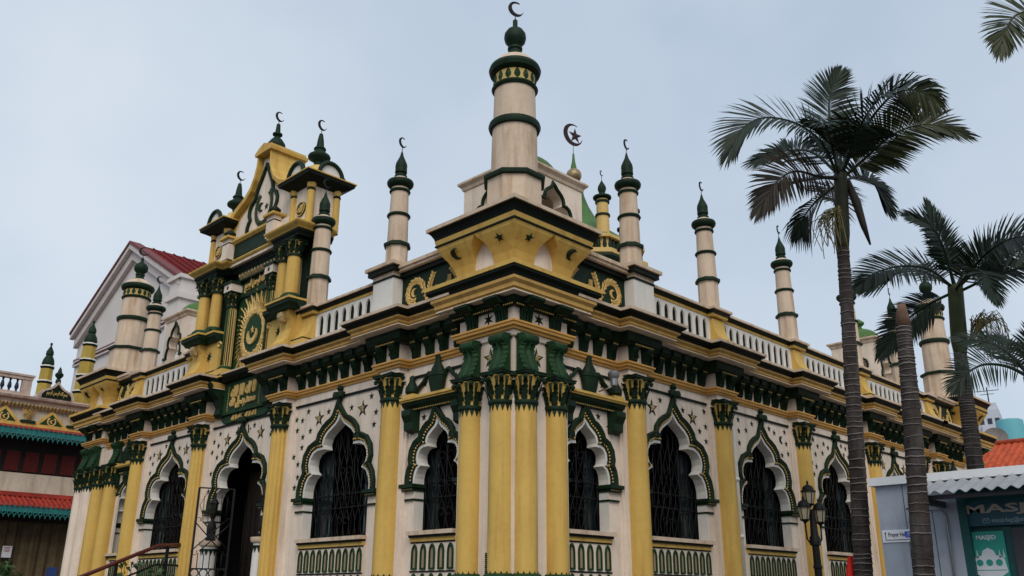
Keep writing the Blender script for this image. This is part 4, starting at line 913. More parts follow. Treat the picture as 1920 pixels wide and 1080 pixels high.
# ================================================================== entrance: stairs, rail, gate, pedestals, urns
st = thing('entrance_steps', 'stone steps up to the arched door of the mosque', 'steps')
for k in range(6): ob('step', M().box(-.45-.32*(6-k), -.42, 7.6, 10.6, .12, .12+.18*(k+1)).mesh('step', paving), st) if False else ob('step', M().box(-.45-.30*(6-k), -.45-.30*(5-k) if k < 5 else -.42, 7.6, 10.6, .12, .12+.18*(k+1)).mesh('step', paving), st)
wood = mat('dark_red_handrail', (.09, .018, .012), .45, .2, 6, .05, 40, spec=.4)
hr = thing('stair_railing', 'dark red handrail on black posts beside the entrance steps', 'railing')
ob('handrail', M().tube([(-4.2, 9.9, .95), (-3.0, 10.15, 1.80), (-1.0, 10.6, 2.62), (-.25, 10.95, 2.68)], .045, 8).tube([(-.25, 10.95, 2.68), (-.25, 10.95, 2.15)], .042, 8).mesh('handrail', wood), hr)
pm = cached('railpost', lambda: M().box(-.03, .03, -.03, .03, 0, 1).mesh('post', iron))
for x, y, z0, z1 in ((-.72, 10.72, 1.2, 2.63), (-.25, 10.95, 1.2, 2.66), (-2.0, 10.37, .5, 2.2), (-3.0, 10.15, .12, 1.8)): ob('post', pm, hr, (x, y, z0), scale=(1, 1, z1-z0))
ob('lower_rail', M().tube([(-4.2, 9.9, .55), (-3.0, 10.15, 1.40), (-1.0, 10.6, 2.2), (-.25, 10.95, 2.2)], .025, 6).mesh('lr', iron), hr)
gt = thing('iron_gate', 'black wrought iron gate leaf standing open at the arched door', 'gate', FL.p(9.17, 0, 0), radians(-20))
g = M()
x0, x1, z0, z1 = -.78, .0, 1.28, 3.88    # along world x from the plane of the facade
for x in (x0, x1): g.box(x-.022, x+.022, -.022, .022, z0, z1)
for z in (z0, z1-.02, z0+.62, z0+.80): g.box(x0, x1, -.014, .014, z, z+.03)
ob('frame', g.mesh('gate_frame', iron), gt)
b = M(); n = 6
for i in range(1, n): x = x0+(x1-x0)*i/n; b.tube([(x, 0, z0+.8), (x, 0, z0+1.15)], .013, 4); b.tube([(x, 0, z0), (x, 0, z0+.62)], .013, 4); b.tube([(x, 0, z1-.75), (x, 0, z1-.1-.25*abs(i-n/2)/n)], .009, 4)
ob('gate_bar', b.mesh('gate_bar', iron), gt, kind='stuff')
rg = M()
for i in range(4): cx = x0+(x1-x0)*(i+.5)/4; rg.tube([(cx+.085*cos(2*pi*k/16), 0, z0+.725+.085*sin(2*pi*k/16)) for k in range(17)], .014, 5)
ob('gate_ring', rg.mesh('gate_ring', iron), gt)
sc = M(); cx = (x0+x1)/2; cz2 = z0+1.52
for dx, dz in ((1, 1), (1, -1)):
    for o in (-.09, .09): sc.tube([(cx+dx*t+o, 0, cz2+dz*t) for t in (-.33, -.1, .1, .33)], .014, 5)
for sx in (-1, 1):
    for sz in (-1, 1): sc.tube([(cx+sx*(.33+.05*cos(t)), 0, cz2+sz*(.36+.05*sin(t))) for t in [k*.7 for k in range(7)]], .008, 4); sc.tube([(cx+sx*.2, 0, z1-.1-.0*sz), (cx+sx*.34, 0, z1-.4), (cx+sx*.25, 0, z1-.62), (cx+sx*.17, 0, z1-.55)], .008, 4)
sc.lathe([(0, -.0), (.07, .0), (.07, .02), (0, .02)], 12) if False else sc.box(cx-.06, cx+.06, -.015, .015, cz2-.06, cz2+.06)
ob('gate_scroll', sc.mesh('gate_scroll', iron), gt)
dr_ = part('door_leaf', M().box(-1.0, 1.0, .30, .36, 1.22, 4.4).mesh('door', mat('dark_door', (.018, .012, .008), .6, .3, 6)), FL, 9.0, -.5, 0)
gl = M()
for i in range(9): gl.tube([(-.95+i*.24, .26, 1.25), (-.95+i*.24, .26, 3.7)], .012, 4)
for i in range(8): gl.tube([(-.83+i*.24+.09*cos(2*pi*k/14), .25, 1.95+.09*sin(2*pi*k/14)) for k in range(15)], .009, 4)
ob('grille', gl.mesh('door_grille', iron), dr_)
for v, lb in ((9.85, 'bronze urn lamp on the pedestal behind the open gate'), (7.5, 'bronze urn lamp on the pedestal beside the fluted column nearer the corner')):
    pd = part('door_pedestal', M().lathe([(.24, 1.2), (.24, 1.32), (.19, 1.36), (.18, 2.52), (.18, 2.6)], 28).mesh('door_pedestal', white), FL, v, .12, 0)
    ob('pedestal_cap', M().lathe([(.18, 2.6), (.23, 2.62), (.25, 2.66), (.25, 2.72), (.0, 2.74)], 28).mesh('pc', stone), pd); ob('zigzag_collar', cached(('zcd',), lambda: collar(.183, 12)), pd, (0, 0, 2.52))
    ur = thing('urn_lamp', lb, 'lamp', FL.p(v, .12, 2.74), 0, 'urn lamps beside the door')
    ob('base', M().lathe([(.11, 0), (.12, .04), (.07, .08), (.10, .14), (.11, .3), (.08, .4), (.04, .46), (.04, .5)], 16).mesh('base', bronze), ur)
    ob('lantern', M().lathe([(.05, .5), (.09, .62), (.10, .82), (.12, .85), (.07, .93), (.03, .98), (.02, 1.12), (0, 1.16)], 8, smooth=False).mesh('lantern', bronze), ur)
# floodlight and its bracket, wall tag
fl_s = .75; fl = thing('floodlight', 'grey floodlight fixed beside a column capital on the right facade', 'light', FR.p(2.28, .35, 5.30))
fl.scale = (fl_s,)*3; ob('lamp_housing', M().lathe([(.05, -.12), (.085, -.10), (.09, .06), (.14, .12), (.15, .2), (.10, .26), (0, .28)], 16).mesh('fh', steel), fl); ob('bracket', M().tube([(0, 0, -.1), (-.12, .1, -.18), (-.14, .36, -.22)], .02, 6).mesh('fb', steel), fl)
tg = thing('wall_tag', 'small black lettered strip on the cream corner pier', 'sign', FL.p(.40, .19, 2.04), FL.rot)
for i in range(11): ob('letter_block', cached('ltr', lambda: M().box(-.022, .022, -.012, 0, -.011, .011).mesh('l', black)), tg, ((i % 3-1)*.003, 0, -.16+i*.03))
# ================================================================== street lamp with three lanterns
lmp = thing('street_lamp', 'black street lamp with three glass lanterns in front of the right facade', 'street lamp', (6.15, -2.04, .06))
ob('post', M().lathe([(.20, .12), (.20, .3), (.14, .4), (.09, .6), (.075, 1.2), (.07, 2.0), (.085, 2.02), (.085, 2.06), (.07, 2.08), (.066, 2.42), (.10, 2.44), (.10, 2.58), (.075, 2.62), (.06, 2.9), (.045, 3.02), (.04, 3.1)], 16).mesh('post', iron), lmp)
amber = mat('lantern_glass', (.42, .36, .24), .25, .15, 5, spec=.5)
def lantern(px, py, pz):
    o = ob('lantern', M().lathe([(.03, -.04), (.05, .0), (.13, .05), (.135, .07), (.12, .08)], 6, smooth=False).mesh('lantern_base', iron), lmp, (px, py, pz))
    ob('pane', M().lathe([(.115, .08), (.17, .40)], 6, smooth=False).mesh('pane', amber), o)
    fr = M()
    for k in range(6): a = 2*pi*k/6; fr.tube([(.118*cos(a), .118*sin(a), .08), (.174*cos(a), .174*sin(a), .40)], .012, 4)
    ob('frame', fr.mesh('frame', iron), o)
    ob('bulb', M().lathe([(.03, .1), (.03, .2), (.055, .24), (.06, .30), (.04, .35), (0, .36)], 10, rot=.2).mesh('bulb', white), o)
    ob('lantern_roof', M().lathe([(.17, .40), (.215, .405), (.215, .43), (.17, .45), (.16, .5), (.13, .56), (.06, .60), (.025, .62), (.03, .65), (.035, .68), (.012, .72), (0, .76)], 18).mesh('roof', iron), o)
    return o
r2 = Vector((rt.x, rt.y, 0)); f2 = Vector((fw.x, fw.y, 0)).normalized()
for dx, dy, zz in ((-.16, -.04, 2.86), (.15, .06, 2.82), (-.03, .02, 3.16)):
    q = r2*dx*1.05+f2*dy; lantern(q.x, q.y, zz).scale = (.68,)*3
    if zz < 3.1: ob('arm', M().tube([(0, 0, 2.5), (q.x*.55, q.y*.55, 2.46), (q.x*.95, q.y*.95, 2.55), (q.x, q.y, zz-.03)], .018, 6).mesh('arm', iron), lmp)
# ================================================================== palms
bark = mat('palm_bark', (.040, .031, .028), .9, .5, 5, .6, 25, streak=(6, 6, 1.2, .7), streak_rgb=(.10, .09, .085)); scar = mat('ring_scar', (.16, .14, .13), .9, .4, 8, .3, 30)
shaft_m = mat('crownshaft', (.035, .05, .016), .6, .4, 4, .2, 20, streak=(8, 8, 1, .5), streak_rgb=(.09, .05, .02))
leafA = mat('palm_leaf', (.007, .018, .008), .5, .5, 3, spec=.25); leafB = mat('brown_palm_leaf', (.022, .016, .010), .6, .5, 3); leafC = mat('olive_palm_leaf', (.03, .037, .009), .5, .5, 3, spec=.25)
stalk = mat('flower_stalk', (.20, .17, .07), .8, .4, 8)
def spline(P, n):
    P = [Vector(p) for p in P]; Q = [P[0]*2-P[1]]+P+[P[-1]*2-P[-2]]; o = []; seg = len(P)-1
    for i in range(n+1):
        t = i/n*seg; k = min(int(t), seg-1); u = t-k; a, b, c, d = Q[k:k+4]
        o.append(.5*((2*b)+(c-a)*u+(2*a-5*b+4*c-d)*u*u+(3*b-a-3*c+d)*u**3))
    return o
def frond(name, parent, pts, L=.62, n=64, roll=0., m=None, start=.14, droop=.12, wd=.037, seed=0, tipf=.55):
    R = random.Random(seed); c = spline(pts, 40); g = M()
    g.tube([tuple(p) for p in c[::2]], [.026*(1-i/20)+.005 for i in range(len(c[::2]))], 5)
    view = (-f2*.8+Vector((0, 0, .35))).normalized()
    for i in range(n):
        t = start+(1-start)*i/(n-1); x = t*40; k = min(int(x), 39); p = c[k].lerp(c[k+1], x-k); T = (c[min(k+2, 40)]-c[max(k-1, 0)]).normalized()
        N = (view-T*view.dot(T)); N = N.normalized() if N.length > .05 else T.orthogonal().normalized(); N = Matrix.Rotation(roll, 3, T) @ N; Sd = T.cross(N)
        prof = (min(1, (t-start+.10)/.22)) ** .6*(1 if t < .55 else 1-(1-tipf)*(t-.55)/.45)
        for s in (-1, 1):
            ln = 1.12*L*prof*R.uniform(.9, 1.05); fwd = .35+.55*t+1.5*t**4; d = (Sd*s*(1-.8*t**7)+T*fwd+N*R.uniform(.02, .28)).normalized(); w_ = d.cross(N).normalized()*wd*.5*R.uniform(.8, 1.1)
            twist = R.uniform(-.5, .5); w_ = (w_+N*wd*.5*twist)
            dz = Vector((0, 0, -1))*droop*ln
            a0 = p; a1 = p+d*ln*.35+dz*.08; a2 = p+d*ln*.72+dz*.40; a3 = p+d*ln+dz*R.uniform(.8, 1.25)
            g.add([a0-w_*.4, a0+w_*.4, a1-w_, a1+w_, a2-w_*.8, a2+w_*.8, a3], [(0, 1, 3, 2), (2, 3, 5, 4), (4, 5, 6)])
    return ob(name, g.mesh('frond', m or leafA, recalc=False), parent)
def trunk(parent, P, r0, r1, ring=.098, name='trunk'):
    c = spline(P, 60); pts = []; rad = []; rings = M(); L = 0; nxt = .05
    tot = sum((c[i+1]-c[i]).length for i in range(60)); R = random.Random(5); g = []
    fine = spline(P, 600); 
    cuts = [0.]
    while cuts[-1] < tot: cuts.append(cuts[-1]+ring*R.uniform(.65, 1.35))
    ci = 0; lump = [R.uniform(-.03, .05) for _ in cuts]
    for i in range(0, 601):
        t = i/600; s_ = t*tot; base = r0+(r1-r0)*t
        while ci+1 < len(cuts)-1 and cuts[ci+1] < s_: ci += 1
        ph = (s_-cuts[ci])/max(1e-3, cuts[ci+1]-cuts[ci]); g.append((fine[i], base*(1+lump[ci]*.6+.035*(1-ph)-.02*ph)))
    for q in cuts[1:-1]:
        t = q/tot; k = min(int(t*600), 599); base = r0+(r1-r0)*t; tl = R.uniform(-.05, .05); a_ = R.uniform(0, 6.3)
        rings.tube([tuple(fine[k]+Vector((base*1.03*cos(2*pi*n/18), base*1.03*sin(2*pi*n/18), .25*tl*cos(2*pi*n/18+a_)+R.uniform(-.006, .006)))) for n in range(19)], R.uniform(.004, .012), 4, caps=False)
    tr = ob(name, M().tube([tuple(p) for p, _ in g], [r for _, r in g], 16).mesh('trunk', bark), parent); ob('ring_scars', rings.mesh('ring_scars', scar), tr, kind='stuff'); return tr
dark_shaft = mat('dark_crownshaft', (.022, .026, .012), .65, .4, 4, .2, 20)
def palm(label, base, pts, r0, r1, shaft=None, rs=.17, group='palm trees along the right side', sm=None):
    p = thing('palm_tree', label, 'palm tree', (base[0], base[1], 0), group=group); o = Vector((base[0], base[1], 0))
    trunk(p, [Vector(q)-o for q in pts], r0, r1)
    if shaft:
        c = spline([Vector(q)-o for q in shaft], 14); ob('crownshaft', M().tube([tuple(q) for q in c], [r1*1.0+ (rs-r1)*min(1, i/3)*(1-.35*i/14) for i in range(15)], 16).mesh('crownshaft', sm or shaft_m), p)
    return p, o
def offs(crown, o, sc, L):     # (right, up, away) metres from the crown
    return [crown+r2*(x/sc)+Vector((0, 0, 1))*(-y/sc)+f2*d-o for x, y, d in L]
# tall palm in front of the facade
p1, o1 = palm('tallest palm with a full crown in front of the right facade', (3.42, -4.05), [(3.42, -4.05, 0), (3.25, -4.21, 1.85), (2.92, -4.52, 4.35), (2.86, -4.69, 6.94)], .152, .092, [(2.86, -4.69, 6.90), (2.85, -4.75, 7.5), (2.85, -4.81, 8.2)], .115, sm=dark_shaft)
c1 = Vector((2.85, -4.81, 8.15)); k1 = 121.
def F1(PT, **k):
    PT = [(x*(.86 if x > 0 else 1.), y*1.16, d) for x, y, d in PT]
    return frond('frond', p1, offs(c1, o1, k1, PT), **k)
F1([(-5, 0, 0), (-40, -55, -.2), (-95, -80, -.4), (-160, -85, -.5), (-205, -65, -.5), (-230, -28, -.5)], L=.72, seed=1, roll=.2)
F1([(-5, 5, 0), (-60, 15, -.3), (-115, 22, -.6), (-160, 50, -.8), (-192, 90, -.8)], L=.62, seed=2, m=leafB, roll=-.2)
F1([(0, -5, 0), (-2, -90, .1), (5, -150, .2), (22, -190, .3), (38, -214, .3)], L=.62, seed=3, roll=.15)
F1([(5, -5, 0), (30, -65, .4), (75, -110, .8), (130, -120, 1.0), (195, -92, 1.1)], L=.66, seed=4, roll=-.3)
F1([(8, 0, 0), (55, -28, -.2), (105, -55, -.5), (170, -62, -.7), (230, -42, -.8)], L=.58, seed=5, m=leafC, roll=.25)
F1([(8, 8, 0), (50, -15, .3), (90, -25, .5), (125, -15, .7), (150, 12, .8)], L=.55, seed=6)
F1([(3, -5, 0), (35, -60, -.5), (75, -92, -1.1), (105, -75, -1.5), (118, -45, -1.7)], L=.5, seed=7, m=leafC, roll=.8, droop=.5)
F1([(-5, -5, 0), (-30, -75, .5), (-65, -105, 1.0), (-110, -110, 1.4)], L=.62, seed=9, roll=-.2)
F1([(4, -5, 0), (40, -80, .2), (65, -120, .4), (90, -140, .6)], L=.6, seed=10)
F1([(-6, 14, 0), (-30, 22, .4), (-48, 38, .7), (-62, 62, .8)], L=.45, seed=8, n=24, droop=.6)
F1([(-4, 0, 0), (-25, -40, .9), (-50, -60, 1.6), (-85, -50, 2.2)], L=.6, seed=11)
F1([(2, 0, 0), (15, -50, -.6), (28, -70, -1.3), (45, -55, -1.9)], L=.6, seed=12, roll=.5)
F1([(4, 4, 0), (30, -20, .9), (60, -30, 1.5), (100, -10, 2.)], L=.6, seed=13)
F1([(-3, 2, 0), (-35, -35, -.5), (-75, -30, -1.2), (-105, 5, -1.8)], L=.55, seed=14, roll=.4)
ob('dead_sheath', M().tube([tuple(q) for q in offs(c1, o1, k1, [(12, 10, 0), (22, 60, -.05), (30, 110, -.05), (38, 150, -.05)])], [.05, .07, .05, .015], 6).mesh('sheath', leafB), p1)
def inflor(parent, crown, o, k, L, n, seed, name='flower_stalk'):
    R = random.Random(seed); g = M()
    for i in range(n):
        a = R.uniform(-1, 1); b = R.uniform(.7, 1.2); g.tube([tuple(q) for q in spline(offs(crown, o, k, [(L[0][0], L[0][1], 0), (L[1][0]+a*8, L[1][1]+R.uniform(-8, 8), R.uniform(-.15, .15)), (L[2][0]+a*22, L[2][1]*1+R.uniform(-12, 8), R.uniform(-.25, .25)), (L[3][0]+a*28+R.uniform(-6, 6), L[3][1]*b, R.uniform(-.3, .3))]), 8)], .009, 4, r1=.006)
    return ob(name, g.mesh('flower_stalk', stalk), parent)
inflor(p1, c1, o1, k1, [(-6, 88), (-22, 76), (-38, 95), (-40, 145)], 46, 3)
# headless trunk
p2 = thing('palm_stump', 'headless grey palm trunk ending in a point in front of the notice booth', 'palm trunk', (2.25, -5.40, 0))
o2 = Vector((2.25, -5.4, 0)); tr2 = trunk(p2, [Vector(q)-o2 for q in ((2.25, -5.40, 0), (2.07, -5.55, 1.81), (1.92, -5.75, 4.03), (1.905, -5.81, 5.15))], .152, .095)
ob('rotten_tip', M().tube([(-.345, -.41, 5.13), (-.345, -.415, 5.3), (-.35, -.43, 5.46)], [.105, .085, .05], 12).mesh('tip', mat('rotten_wood', (.13, .075, .05), .9, .4, 8, .4, 20)), p2)
# palm behind the booth
p3, o3 = palm('dark palm with drooping fronds behind the notice booth', (6.62, -4.85), [(6.62, -4.85, 0), (6.41, -5.03, 3.77), (6.32, -5.09, 4.98), (6.28, -5.13, 5.75)], .15, .105, [(6.28, -5.13, 5.70), (6.27, -5.18, 6.3), (6.27, -5.24, 7.0)], .145)
c3 = Vector((6.27, -5.24, 6.95)); k3 = 102.
def F3(PT, **k): return frond('frond', p3, offs(c3, o3, k3, PT), **k)
F3([(0, 0, 0), (-5, -80, .1), (-15, -130, .1), (-22, -172, .1)], L=.34, seed=21, droop=-.1, n=40)
F3([(-2, 0, 0), (-20, -70, -.2), (-50, -110, -.4), (-92, -124, -.5)], L=.5, seed=22)
F3([(-4, 0, 0), (-60, -25, -.3), (-125, -20, -.6), (-185, 2, -.8), (-218, 28, -.9)], L=.56, seed=23, roll=.1)
F3([(-4, 8, 0), (-50, 28, .3), (-90, 60, .5), (-125, 105, .6)], L=.5, seed=24, n=48, m=leafA)
F3([(4, 0, 0), (50, -40, -.2), (100, -58, -.4), (150, -60, -.6), (200, -40, -.7)], L=.7, seed=25)
F3([(4, 8, 0), (45, -5, -.5), (100, -12, -.9), (160, -5, -1.2), (210, 20, -1.4)], L=.62, seed=26, roll=-.2)
F3([(3, -4, 0), (55, -62, .4), (105, -95, .7), (160, -110, .9)], L=.62, seed=27)
F3([(0, -4, 0), (22, -70, .5), (50, -95, .8), (90, -80, 1.1)], L=.5, seed=28, m=leafC)
F3([(0, 0, 0), (-25, -55, .6), (-45, -75, 1.1), (-80, -60, 1.6)], L=.6, seed=30)
F3([(3, 3, 0), (20, -35, -.8), (40, -40, -1.5), (65, -10, -2.0)], L=.6, seed=31, roll=.5)
F3([(-3, 6, 0), (-15, 0, -.9), (-28, 30, -1.5), (-35, 80, -1.8)], L=.5, seed=32)
inflor(p3, c3, o3, k3, [(8, 112), (30, 75), (50, 62), (60, 125)], 46, 9)
# palms reaching in from the right
p4, o4 = palm('low palm at the right edge with one long frond pointing left', (4.2, -6.95), [(4.2, -6.95, 0), (4.0, -6.85, 2.4), (3.96, -6.80, 4.0)], .14, .10, [(3.96, -6.80, 3.98), (3.95, -6.79, 4.3), (3.95, -6.78, 4.62)], .13)
c4 = Vector((3.95, -6.78, 4.58)); k4 = 127.
def F4(PT, **k): return frond('frond', p4, offs(c4, o4, k4, PT), **k)
F4([(0, 0, 0), (-50, -20, -.1), (-100, -20, -.2), (-140, 0, -.3), (-160, 18, -.3)], L=.45, seed=41, n=34, wd=.03)
F4([(0, 0, 0), (-20, -55, .2), (-45, -85, .4), (-85, -95, .5)], L=.36, seed=42, n=34, wd=.03)
F4([(0, 0, 0), (25, -50, 0), (60, -80, 0), (120, -80, 0)], L=.5, seed=43); F4([(0, 0, 0), (45, -5, .2), (100, 0, .3), (150, 40, .4)], L=.5, seed=44); F4([(0, 0, 0), (5, -60, .5), (20, -100, .9), (50, -120, 1.2)], L=.5, seed=45); F4([(0, 0, 0), (10, -40, -.6), (15, -50, -1.2), (40, -20, -1.7)], L=.5, seed=46)
p5, o5 = palm('tall palm beyond the right edge showing only its frond tips', (3.0, -8.1), [(3.0, -8.1, 0), (3.05, -8.2, 4), (3.08, -8.3, 8.2)], .16, .11, [(3.08, -8.3, 8.15), (3.08, -8.3, 8.7), (3.08, -8.3, 9.3)], .15)
c5 = Vector((3.08, -8.3, 9.25)); k5 = 127.
def F5(PT, **k): return frond('frond', p5, offs(c5, o5, k5, PT), **k)
F5([(0, 0, 0), (-60, -40, -.1), (-100, -35, -.2), (-135, 5, -.3), (-150, 40, -.3)], L=.50, seed=51, m=leafC)
for q, sd_ in (([(0, 0, 0), (50, -60, 0), (120, -80, 0), (190, -40, 0)], 52), ([(0, 0, 0), (10, -90, 0), (20, -150, .2), (50, -200, .4)], 53), ([(0, 0, 0), (60, 0, .4), (120, 20, .6), (170, 70, .8)], 54)): F5(q, L=.55, seed=sd_)
# red folded umbrella
rd = thing('folded_umbrella', 'red folded parasol standing beside the tall palm trunk', 'umbrella', (3.30, -4.02, 0))
redm = mat('red_cloth', (.55, .02, .012), .7, .15, 4)
ob('pole', M().tube([(0, 0, 0), (0, 0, 1.0)], .02, 6).mesh('pole', steel), rd)
vs = []; N = 14
for z, r in ((.9, .13), (1.2, .125), (1.6, .105), (1.95, .07), (2.09, .045), (2.14, .04)):
    for i in range(N): a = 2*pi*i/N; rr = r*(1+.28*(-1)**i); vs.append((rr*cos(a), rr*sin(a), z))
ob('cloth', M().add(vs, [(k*N+i, k*N+(i+1) % N, (k+1)*N+(i+1) % N, (k+1)*N+i) for k in range(5) for i in range(N)]+[tuple(5*N+i for i in range(N))]).mesh('cloth', redm), rd)
# ================================================================== notice booth
grey = mat('grey_blue_wall', (.36, .40, .47), .7, .09, 1.5, .12, 30, streak=(4, 4, .5, .6), streak_rgb=(.24, .25, .27)); zinc = mat('corrugated_zinc', (.34, .35, .37), .5, .12, 3, .1, 20, metal=.25); whitep = mat('white_trim', (.74, .75, .76), .6, .05)
teal = mat('dark_teal_board', (.012, .075, .075), .45, .15, 3); petrol = mat('petrol_blue_sign', (.012, .075, .105), .4, .12, 2); dgrey = mat('dark_grey_board', (.06, .06, .068), .6, .1)
BX = 2.75
bt = thing('notice_booth', 'grey walled notice booth with corrugated canopy and dark teal boards', 'booth')
ob('wall', M().box(BX, BX+.14, -5.86, -4.76, 0, 3.08).box(BX+.14, BX+2.6, -4.90, -4.76, 0, 3.08).box(BX+2.46, BX+2.6, -9.2, -4.90, 0, 3.08).mesh('booth_wall', grey), bt)
ob('back_board', M().box(BX+.16, BX+.24, -9.2, -5.86, 0, 3.05).mesh('bb', teal), bt)
ob('roof_slab', M().box(BX-.08, BX+2.7, -9.25, -4.70, 3.085, 3.20).mesh('rs', whitep), bt)
cg = M(); pts = []
n = 180
for i in range(n+1): yv = -5.56-3.7*i/n; ph = 2*pi*(i/n*3.7)/.155; pts.append((yv, .022*cos(ph)))
vs = [];
for t in (0, 1):
    for yv, dz in pts: vs.append((BX-.10-.66*t, yv, 3.075-.22*t+dz))
m_ = M().add(vs, [(i, i+1, n+2+i, n+1+i) for i in range(n)], 0, True)
m_.add([(x, y, z-.006) for x, y, z in vs], [(i, i+1, n+2+i, n+1+i) for i in range(n)], 0, True)
ob('corrugated_canopy', m_.mesh('canopy', zinc), bt)
ob('canopy_beam', M().box(BX-.62, BX-.56, -9.2, -5.70, 2.78, 2.835).box(BX-.6, BX, -5.72, -5.66, 2.72, 2.80).mesh('beam', dgrey), bt)
ob('pillar', M().box(BX+.0, BX+.16, -5.97, -5.862, 0, 3.05).box(BX+.1, BX+.16, -6.46, -6.34, 0, 2.44).mesh('pillar', teal), bt)
sg = ob('sign_board', M().box(BX+.05, BX+.10, -9.1, -5.90, 2.46, 2.80).mesh('sb', petrol), bt)
def wall_text(body, yl, zc, x, parent, m, width=None, height=None, **k):   # text starting at y=yl running to -y, on a plane facing -x
    me = text_mesh(body, width, height, .008, m, **k); xs = [v.co.x for v in me.vertices]; wd = max(xs)-min(xs)
    return ob('lettering', me, parent, (x, yl-wd/2, zc), -pi/2)
tan_ = mat('buff_lettering', (.42, .36, .32), .6, .1); pale = mat('pale_lettering', (.35, .48, .52), .6, .1)
wall_text('MASJID', -5.94, 2.665, BX+.048, sg, tan_, height=.15, bold=.03, width=1.12)
ic = M(); 
for a, b2, c, d in ((-.045, .045, -.03, -.024), (-.045, .045, .024, .03), (-.045, -.039, -.03, .03), (.039, .045, -.03, .03)): ic.box(a, b2, -.006, 0, c, d)
ic.prism([(-.04, .028), (0, -.005), (.04, .028), (.034, .03), (0, .003), (-.034, .03)], -.006, 0)
ob('envelope_mark', ic.mesh('env', pale), sg, (BX+.048, -6.19, 2.525), -pi/2)
wall_text('masjidag@sing', -6.26, 2.52, BX+.048, sg, pale, height=.075)
brd = ob('notice_board', M().box(BX+.06, BX+.12, -9.0, -6.47, 1.2, 2.42).mesh('nb', dgrey), bt)
for yq in (-5.15, -5.52): ob('panel_joint', M().box(BX-.004, BX, yq-.004, yq+.004, 0, 3.08).mesh('pj', dgrey), bt)
ob('conduit', M().tube([(BX-.025, -5.70, .1), (BX-.025, -5.70, 2.6), (BX-.04, -5.66, 2.70), (BX-.03, -5.3, 2.74)], .016, 6).mesh('cond', steel), bt); ob('hook', M().tube([(BX, -5.30, 2.74), (BX-.10, -5.32, 2.76), (BX-.14, -5.22, 2.72)], .010, 5).mesh('hook', iron), bt)
# posters
jade = mat('jade_poster', (.03, .32, .25), .5, .15, 2); paper = mat('white_paper', (.72, .74, .78), .7, .04); ink = mat('ink', (.04, .04, .05), .7, .1)
po = thing('poster', 'jade green MASJID poster with a white mosque drawing in the notice booth', 'poster', (BX+.09, -6.14, 2.02), -pi/2)
ob('sheet', M().box(-.225, .225, -.012, 0, -.42, .37).mesh('sheet', jade), po)
ob('lettering', text_mesh('MASJID', .25, .075, .004, paper, bold=.03), po, (.0, -.0125, .285))
dw = M(); dw.prism([(-.21, -.18), (-.19, -.02), (-.15, .02), (-.09, .03), (-.07, .09), (0, .13), (.07, .09), (.09, .03), (.15, .02), (.19, -.02), (.21, -.18), (.12, -.24), (-.12, -.24)], -.006, 0)
for x in (-.19, -.14, .14, .19): dw.prism([(x-.012, .0), (x+.012, .0), (x, .11)], -.006, 0)
ob('mosque_drawing', dw.mesh('dw', paper), po, (0, -.0125, .03)); dg = M()
for x in (-.12, 0, .12): dg.lathe([(0, 0), (.042, 0), (.042, .003), (0, .003)], 16, (x, 0))
o_ = ob('drawing_detail', dg.mesh('dg', jade), po, (0, -.021, -.03), (pi/2, 0, 0)); ob('drawing_line', M().box(-.2, .2, -.003, 0, -.004, .004).mesh('dl', jade), po, (0, -.0195, -.125))
for (y, z, wv, hv, tilt, lb) in ((-6.78, 2.06, .34, .36, -.05, 'white typed notice pinned on the dark board of the booth'), (-6.86, 1.72, .42, .26, .0, 'photo print pinned below the typed notice on the booth board')):
    q = thing('paper_notice', lb, 'notice', (BX+.055, y, z), (0, tilt, -pi/2), 'papers pinned on the booth board')
    ob('sheet', M().box(-wv/2, wv/2, -.006, 0, -hv/2, hv/2).mesh('sh', paper), q)
    tx = M()
    if z > 2:
        for k, ww in enumerate((.18, .14, .10, .06)): tx.box(-ww/2, ww/2, -.008, -.0062, .09-k*.028, .10-k*.028)
        for k in range(3): tx.box(-.12, -.06+.02*k, -.008, -.0062, -.05-k*.015, -.045-k*.015)
        tx.box(-.15, .15, -.008, -.0062, .14, .142)
    else: tx.box(-.19, .19, -.009, -.0062, -.11, .11)
    ob('print', tx.mesh('pr', ink), q)
ph = thing('direction_sign', 'white Prayer Hall sign with arrow and wheelchair symbol on the grey booth wall', 'sign', (BX-.003, -5.0, 2.375), -pi/2)
ob('plate', M().box(-.215, .215, -.012, 0, -.085, .085).mesh('plate', paper), ph); ob('lettering', text_mesh('Prayer Hall', .25, .075, .003, ink, bold=.012), ph, (.0, -.0125, .012))
ar = M(); ar.box(-.172, -.164, -.004, 0, -.05, .05).prism([(-.182, .035), (-.154, .035), (-.168, .062)], -.004, 0); ar.box(-.172, .17, -.004, 0, -.056, -.048); ob('arrow', ar.mesh('ar', ink), ph, (0, -.0125, 0))
bluem = mat('blue_symbol', (.05, .08, .55), .6, .1); ob('wheelchair_symbol', text_mesh('\u267f', None, .085, .004, bluem), ph, (.155, -.0125, .015))
